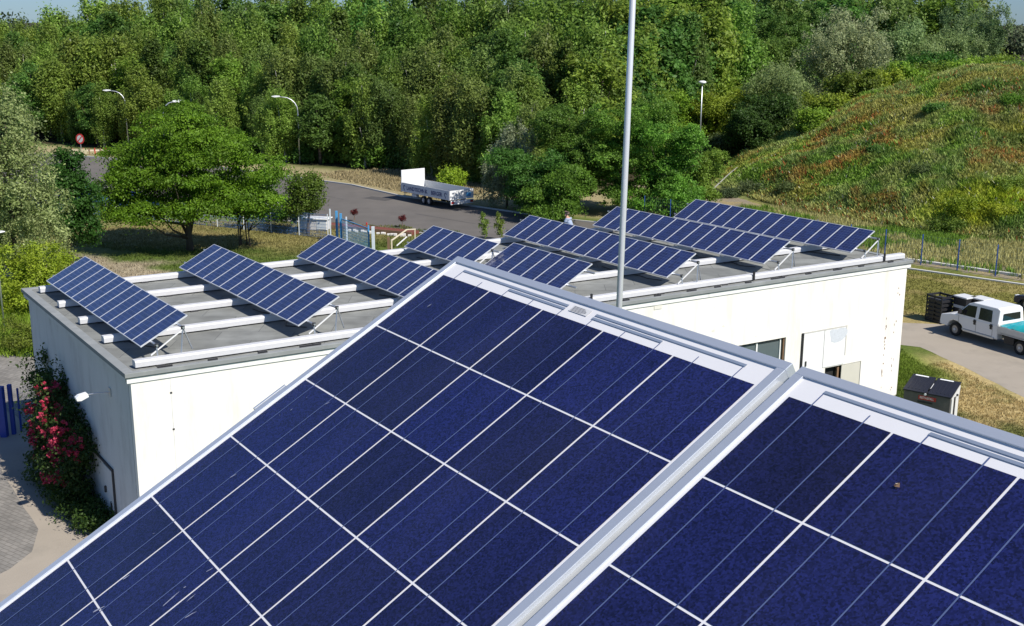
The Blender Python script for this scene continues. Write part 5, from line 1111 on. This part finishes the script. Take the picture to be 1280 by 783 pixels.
# tarpaulin sheet draped over the load
nx_, ny_ = 34, 22; xs_ = np.linspace(-5.86, -2.76, nx_); ys_ = np.linspace(-.97, .97, ny_); X_, Y_ = np.meshgrid(xs_, ys_)
Z_ = 1.16+.26*np.clip(1-(np.abs(Y_)/.97)**3, 0, 1)*np.clip(1-(np.abs(X_+4.3)/1.6)**4, .2, 1)*(.5+fbm(X_, Y_, 1.6, 4))+(fbm(X_, Y_, 5, 6)-.5)*.07
V = np.stack([X_, Y_, Z_], -1).reshape(-1, 3); idx = np.arange(X_.size).reshape(X_.shape); Q = np.stack([idx[:-1, :-1], idx[:-1, 1:], idx[1:, 1:], idx[1:, :-1]], -1).reshape(-1, 4)
o = link('tarpaulin', np_mesh('tarpaulin', V, Q, None, M['tarp'], True), pk)
for x, y in ((0, .80), (0, -.80), (-3.95, .80), (-3.95, -.80)): wheel(pk, x, y, .34, .22, 1 if y > 0 else -1)
b = MB(); b.bar((-2.6, .5, .62), (-5.8, .5, .66), .08, .14, M['black']); b.bar((-2.6, -.5, .62), (-5.8, -.5, .66), .08, .14, M['black']); b.box((-2.55, -.9, .4), (-.5, .9, .44), M['black']); b.build('chassis', pk)
b = MB(); b.box((-3.6, .55, .35), (-3.0, .9, .72), M['black']); b.build('fuel_tank', pk, bevel=.03)

# simple saloon cars partly hidden
def car(label, x, y, az, paint, kind='parked_car'):
    e = empty(kind, (x, y, 0), az); tag(e, label, 'car', 'cars parked around the buildings')
    fy2 = lambda x, z: 1 if z < .95 else 1-.22*(z-.95)/.5
    b = MB(); b.prism([(2.05, .30), (2.1, .55), (1.95, .72), (1.0, .88), (.85, .92), (-1.85, .95), (-2.08, .85), (-2.1, .45), (-2.0, .28), (-1.72, .28), (-1.62, .5), (-1.3, .62), (-.98, .5), (-.9, .28), (.92, .28), (1.0, .5), (1.3, .62), (1.62, .5), (1.72, .3)], -.85, .85, paint); b.build('body', e, bevel=.05, seg=3)
    b = MB(); b.prism([(.9, .9), (.15, 1.36), (-.2, 1.43), (-1.3, 1.41), (-1.95, .93)], -.83, .83, paint, fy2); b.build('cabin', e, bevel=.04)
    for sg in (1, -1):
        for pts in ([(.62, .98), (.12, 1.3), (-.42, 1.35), (-.42, .98)], [(-.52, .98), (-.52, 1.35), (-1.25, 1.33), (-1.65, .98)]):
            b = MB(); P = [(x_, sg*(.83*fy2(x_, z_)+.012), z_) for x_, z_ in pts]; b.face(P if sg < 0 else P[::-1], M['glass']); b.build('side_window', e)
    b = MB(); b.face([(.90, -.7, .95), (.90, .7, .95), (.22, .6, 1.34), (.22, -.6, 1.34)], M['glass']); b.build('windscreen', e)
    for x_ in (1.3, -1.3):
        for y_ in (.74, -.74): wheel(e, x_, y_, .31, .2, 1 if y_ > 0 else -1)
    for y_ in (.6, -.6):
        b = MB(); b.box((2.02, y_-.15, .58), (2.10, y_+.15, .70), M['lampwhite']); b.build('headlight', e); b = MB(); b.box((-2.115, y_-.14, .66), (-2.06, y_+.14, .82), M['tail']); b.build('tail_light', e)
    return e
car('blue parked car half hidden behind the pale fence and the spreading tree', -31.5, 97.3, R(-22), M['bluecar'])
car('second blue parked car at the left end of the pale fence', -37.0, 101.0, R(-25), M['bluecar'])
car('white parked car glimpsed between the small trees behind the pale fence', -19.2, 95.2, R(-25), M['white_paint'])
car('dark navy parked car cut by the right picture edge behind the pickup', 29.7, 62.3, R(118), M['navycar'])

# crates and boxes on the lawn in front of the pickup
cx_, cy_ = 22.75, 60.6
e = empty('black_crate', (cx_, cy_, 0), R(117)); tag(e, 'tall black slatted crate standing on the lawn in front of the pickup', 'crate')
b = MB()
for k in range(7):
    z = .04+k*.215; b.box((-.5, .42, z), (.5, .48, z+.10), M['black']); b.box((-.5, -.48, z), (.5, -.42, z+.10), M['black']); b.box((-.54, -.48, z), (-.48, .48, z+.10), M['black']); b.box((.48, -.48, z), (.54, .48, z+.10), M['black'])
for x_ in (-.5, 0, .5):
    for y_ in (-.45, .45): b.box((x_-.03, y_-.025, 0), (x_+.03, y_+.025, 1.45), M['black'])
b.build('slatted_frame', e)
b = MB(); b.box((-.45, -.4, .05), (.45, .4, 1.25), M['dark_metal']); b.build('contents', e)
for k, (dx, dy, z, lab) in enumerate([(1.15, -.55, 0, 'dark box with pale lid on the lawn behind the pickup bonnet, nearer the black crate'), (1.95, -.95, 0, 'dark box with pale lid behind the pickup bonnet, nearer the windscreen')]):
    e = empty('lidded_box', (cx_+dx*.9, cy_+dy-.1, 0), R(117)); tag(e, lab, 'box', 'dark boxes with pale lids')
    b = MB(); b.box((-.4, -.35, 0), (.4, .35, 1.45), M['black']); b.build('body', e, bevel=.02)
    b = MB(); b.box((-.45, -.4, 1.452), (.45, .4, 1.53), M['grey_white']); b.build('lid', e, bevel=.02)
    b = MB(); b.box((-.41, .352, .9), (.41, .37, 1.05), M['grey_white']); b.build('band', e)

# refuse container with a sloping two-part lid; x along its front
bn = empty('refuse_container', (15.75, 44.98, 0), R(-37.8)); tag(bn, 'grey brown refuse container with black sloping lid and red label', 'container')
BW, BD, z1, z2 = 1.86, 1.05, 1.16, 1.50
b = MB(); b.v = []; pr_ = [(0, .18), (BD*.86, .18), (BD, z2-.04), (0, z1-.03)]
b.prism([(y, z) for y, z in pr_], 0, BW, M['greybin']); b.v = [(v[1], v[0], v[2]) for v in b.v]; b.build('body', bn, bevel=.02)
sl_ = lambda y: z1+(z2-z1)*y/BD
for x0, x1 in ((-.03, BW/2-.03), (BW/2+.03, BW+.03)):
    b = MB(); P = [(x0, -.05, sl_(-.05)), (x1, -.05, sl_(-.05)), (x1, BD+.03, sl_(BD+.03)), (x0, BD+.03, sl_(BD+.03))]; n = len(b.v)
    b.v += [(x, y, z+.002) for x, y, z in P]+[(x, y, z+.05) for x, y, z in P]; m_ = b.mi(M['lid']); b.f += [(3, 2, 1, 0), (4, 5, 6, 7), (0, 1, 5, 4), (1, 2, 6, 5), (2, 3, 7, 6), (3, 0, 4, 7)]; b.m += [m_]*6
    for k in range(1, 6):
        x = x0+(x1-x0)*k/6; b.bar((x, .08, sl_(.08)+.053), (x, BD-.12, sl_(BD-.12)+.053), .05, .02, M['lid'], (0, -.3, 1))
    ld = b.build('lid', bn, bevel=.008)
    b = MB(); b.bar((x0+.12, BD-.05, sl_(BD-.05)+.062), (x1-.28, BD-.05, sl_(BD-.05)+.062), .07, .012, M['lampwhite'], (0, -.3, 1)); b.build('white_strip', ld)
b = MB(); b.bar((BW/2, .2, sl_(.2)+.05), (BW/2, .72, sl_(.72)+.05), .05, .05, M['black'], (0, -.3, 1)); b.bar((BW/2+.04, .24, sl_(.24)+.078), (BW/2+.04, .6, sl_(.6)+.078), .014, .01, M['lampwhite'], (0, -.3, 1)); b.build('lid_bar', bn)
b = MB(); b.tube([(BW/2-.06, -.052, z1-.03), (BW/2-.06, -.085, z1-.03)], .045, M['lampwhite'], 14); b.build('lock', bn)
b = MB(); b.box((BW+.001, .06, .2), (BW+.03, BD*.86, 1.05), M['binend']); b.prism([(.06, 1.05), (BD*.9, 1.05), (BD-.02, z2-.06), (.06, z1-.06)], BW+.001, BW+.03, M['binend']); k = 8; b.v[-k:] = [(v[1], v[0], v[2]) for v in b.v[-k:]]; b.build('end_panel', bn)
b = MB(); b.box((BW+.031, .30, .3), (BW+.05, .46, 1.12), M['black']); b.tube([(BW+.03, .6, 1.15), (BW+.09, .6, 1.15)], .045, M['black'], 8); b.build('end_bracket', bn)
b = MB(); b.box((.60, -.014, .88), (1.30, -.002, 1.04), M['red']); lb_ = b.build('label', bn)
text_part('RESTABFALL', 'label_text', lb_, .13, M['paletext'], Matrix.Translation((.93, -.016, .962)) @ Matrix.Rotation(R(90), 4, 'X'), .78, .003)
b = MB(); b.box((.58, -.02, .76), (1.16, -.002, .82), M['black']); b.build('front_handle', bn)
for x in (.15, BW-.15):
    for y in (.12, BD*.8): b = MB(); b.tube([(x-.03, y, .09), (x+.03, y, .09)], .09, M['tyre'], 12); b.build('caster', bn)

# ------------------------------------------------------------------ person crouching behind the panels
def skin_fig(name, V_, E_, rad, mat, parent=None, sub=2, root=0):
    me = bpy.data.meshes.new(name); me.from_pydata(V_, E_, []); o = link(name, me, parent); me.materials.append(mat)
    sk = o.modifiers.new('skin', 'SKIN'); sk.use_smooth_shade = True
    for i, r in enumerate(rad): me.skin_vertices[0].data[i].radius = (r if hasattr(r, '__len__') else (r, r))
    for i in range(len(V_)): me.skin_vertices[0].data[i].use_root = (i == root)
    s = o.modifiers.new('subdivision', 'SUBSURF'); s.levels = sub; s.render_levels = sub; return o
d = ray(714, 277); px_, py_ = (d*(53.3/d.y)).xy
pn = empty('person', (px_, py_, ZR-.03), R(150)); tag(pn, 'person in a grey blue T-shirt crouching on the roof behind the long panel row', 'person')
V_ = [(0, 0, .34), (.06, 0, .52), (.14, 0, .70), (.19, 0, .80), (.22, 0, .86), (.25, 0, .93), (.27, 0, 1.02),
      (.15, .17, .76), (.26, .24, .52), (.44, .17, .38), (.50, .15, .34), (.15, -.17, .76), (.24, -.25, .52), (.40, -.16, .34), (.46, -.14, .30),
      (.02, .12, .30), (.38, .17, .36), (.06, .18, .10), (.20, .19, .04), (.02, -.12, .30), (.40, -.16, .32), (.08, -.18, .09), (.22, -.19, .04)]
E_ = [(0, 1), (1, 2), (2, 3), (3, 4), (4, 5), (5, 6), (3, 7), (7, 8), (8, 9), (9, 10), (3, 11), (11, 12), (12, 13), (13, 14), (0, 15), (15, 16), (16, 17), (17, 18), (0, 19), (19, 20), (20, 21), (21, 22)]
rad = [(.15, .13), (.14, .12), (.16, .12), (.10, .09), .055, .085, .075, .06, .045, .033, .035, .06, .045, .033, .035, .09, .065, .05, .04, .09, .065, .05, .04]
skin_fig('body', V_, E_, rad, M['skin'], pn)
skin_fig('t_shirt', [(0, 0, .36), (.06, 0, .52), (.14, 0, .70), (.18, 0, .79), (.15, .18, .77), (.21, .23, .62), (.15, -.18, .77), (.20, -.235, .62)], [(0, 1), (1, 2), (2, 3), (3, 4), (4, 5), (3, 6), (6, 7)], [(.17, .155), (.16, .14), (.18, .145), (.12, .11), .078, .07, .078, .07], M['tshirt'], pn)
skin_fig('trousers', [(0, 0, .32), (.02, .12, .30), (.38, .17, .36), (.06, .18, .11), (.02, -.12, .30), (.40, -.16, .32), (.08, -.18, .10)], [(0, 1), (1, 2), (2, 3), (0, 4), (4, 5), (5, 6)], [(.16, .14), .105, .08, .06, .105, .08, .06], M['trousers'], pn)
b = MB()
for k in range(12):
    pass
hr = skin_fig('hair', [(.245, 0, 1.0), (.235, 0, 1.055), (.20, 0, .96)], [(0, 1), (0, 2)], [(.095, .10), .075, .07], M['hair'], pn)
for sg in (1, -1):                          # hands: palm and five curled fingers
    w0 = Vector(V_[10] if sg > 0 else V_[14]); VV = [tuple(w0), tuple(w0+Vector((.05, 0, -.02)))]; EE = [(0, 1)]; RR = [.028, .034]
    for q, (dy, ln) in enumerate(((-.033, .060), (-.011, .072), (.011, .068), (.033, .052))):
        n = len(VV); VV += [tuple(w0+Vector((.085, dy, -.035))), tuple(w0+Vector((.085+ln*.5, dy, -.06))), tuple(w0+Vector((.085+ln*.6, dy, -.06-ln*.4)))]; EE += [(1, n), (n, n+1), (n+1, n+2)]; RR += [.010, .009, .008]
    n = len(VV); VV += [tuple(w0+Vector((.04, -sg*.045, -.03))), tuple(w0+Vector((.075, -sg*.055, -.055)))]; EE += [(1, n), (n, n+1)]; RR += [.011, .009]
    skin_fig('hand', VV, EE, RR, M['skin'], pn, 1)
for dz, dy in ((.965, .03), (.965, -.03)):
    b = MB(); b.tube([(.325, dy, dz), (.338, dy, dz)], .009, M['black'], 8); b.build('eye', pn)
b = MB(); b.prism([(.325, .90), (.36, .905), (.335, .955)], -.012, .012, M['skin']); b.build('nose', pn)
b = MB(); b.box((.322, -.022, .868), (.334, .022, .876), M['tail']); b.build('mouth', pn)
for sg in (1, -1): b = MB(); b.tube([(.25, sg*.083, .935), (.25, sg*.098, .94)], .026, M['skin'], 8); b.build('ear', pn)
for sg in (1, -1): b = MB(); b.box((.03, sg*.18-.05, 0), (.31, sg*.18+.05, .09), M['black']); b.build('shoe', pn, bevel=.03)
# blue bag beside the person
d = ray(702, 283); bx_, by_ = (d*(53.0/d.y)).xy
bb = MB(); bb.prism([(-.45, 0), (.45, 0), (.5, .35), (.30, .62), (-.1, .55), (-.48, .28)], -.22, .22, M['cyanfab'])
o = bb.build('blue_bag', bevel=.08, seg=3); o.location = (bx_-.3, by_, ZR-.03); o.rotation_euler = (0, 0, R(10)); tag(o, 'bright blue sack on the roof left of the crouching person', 'bag')
b = MB(); b.tube([(-.1, 0, .54), (.05, 0, .68), (.25, 0, .6)], .015, M['black'], 6); b.build('strap', o)
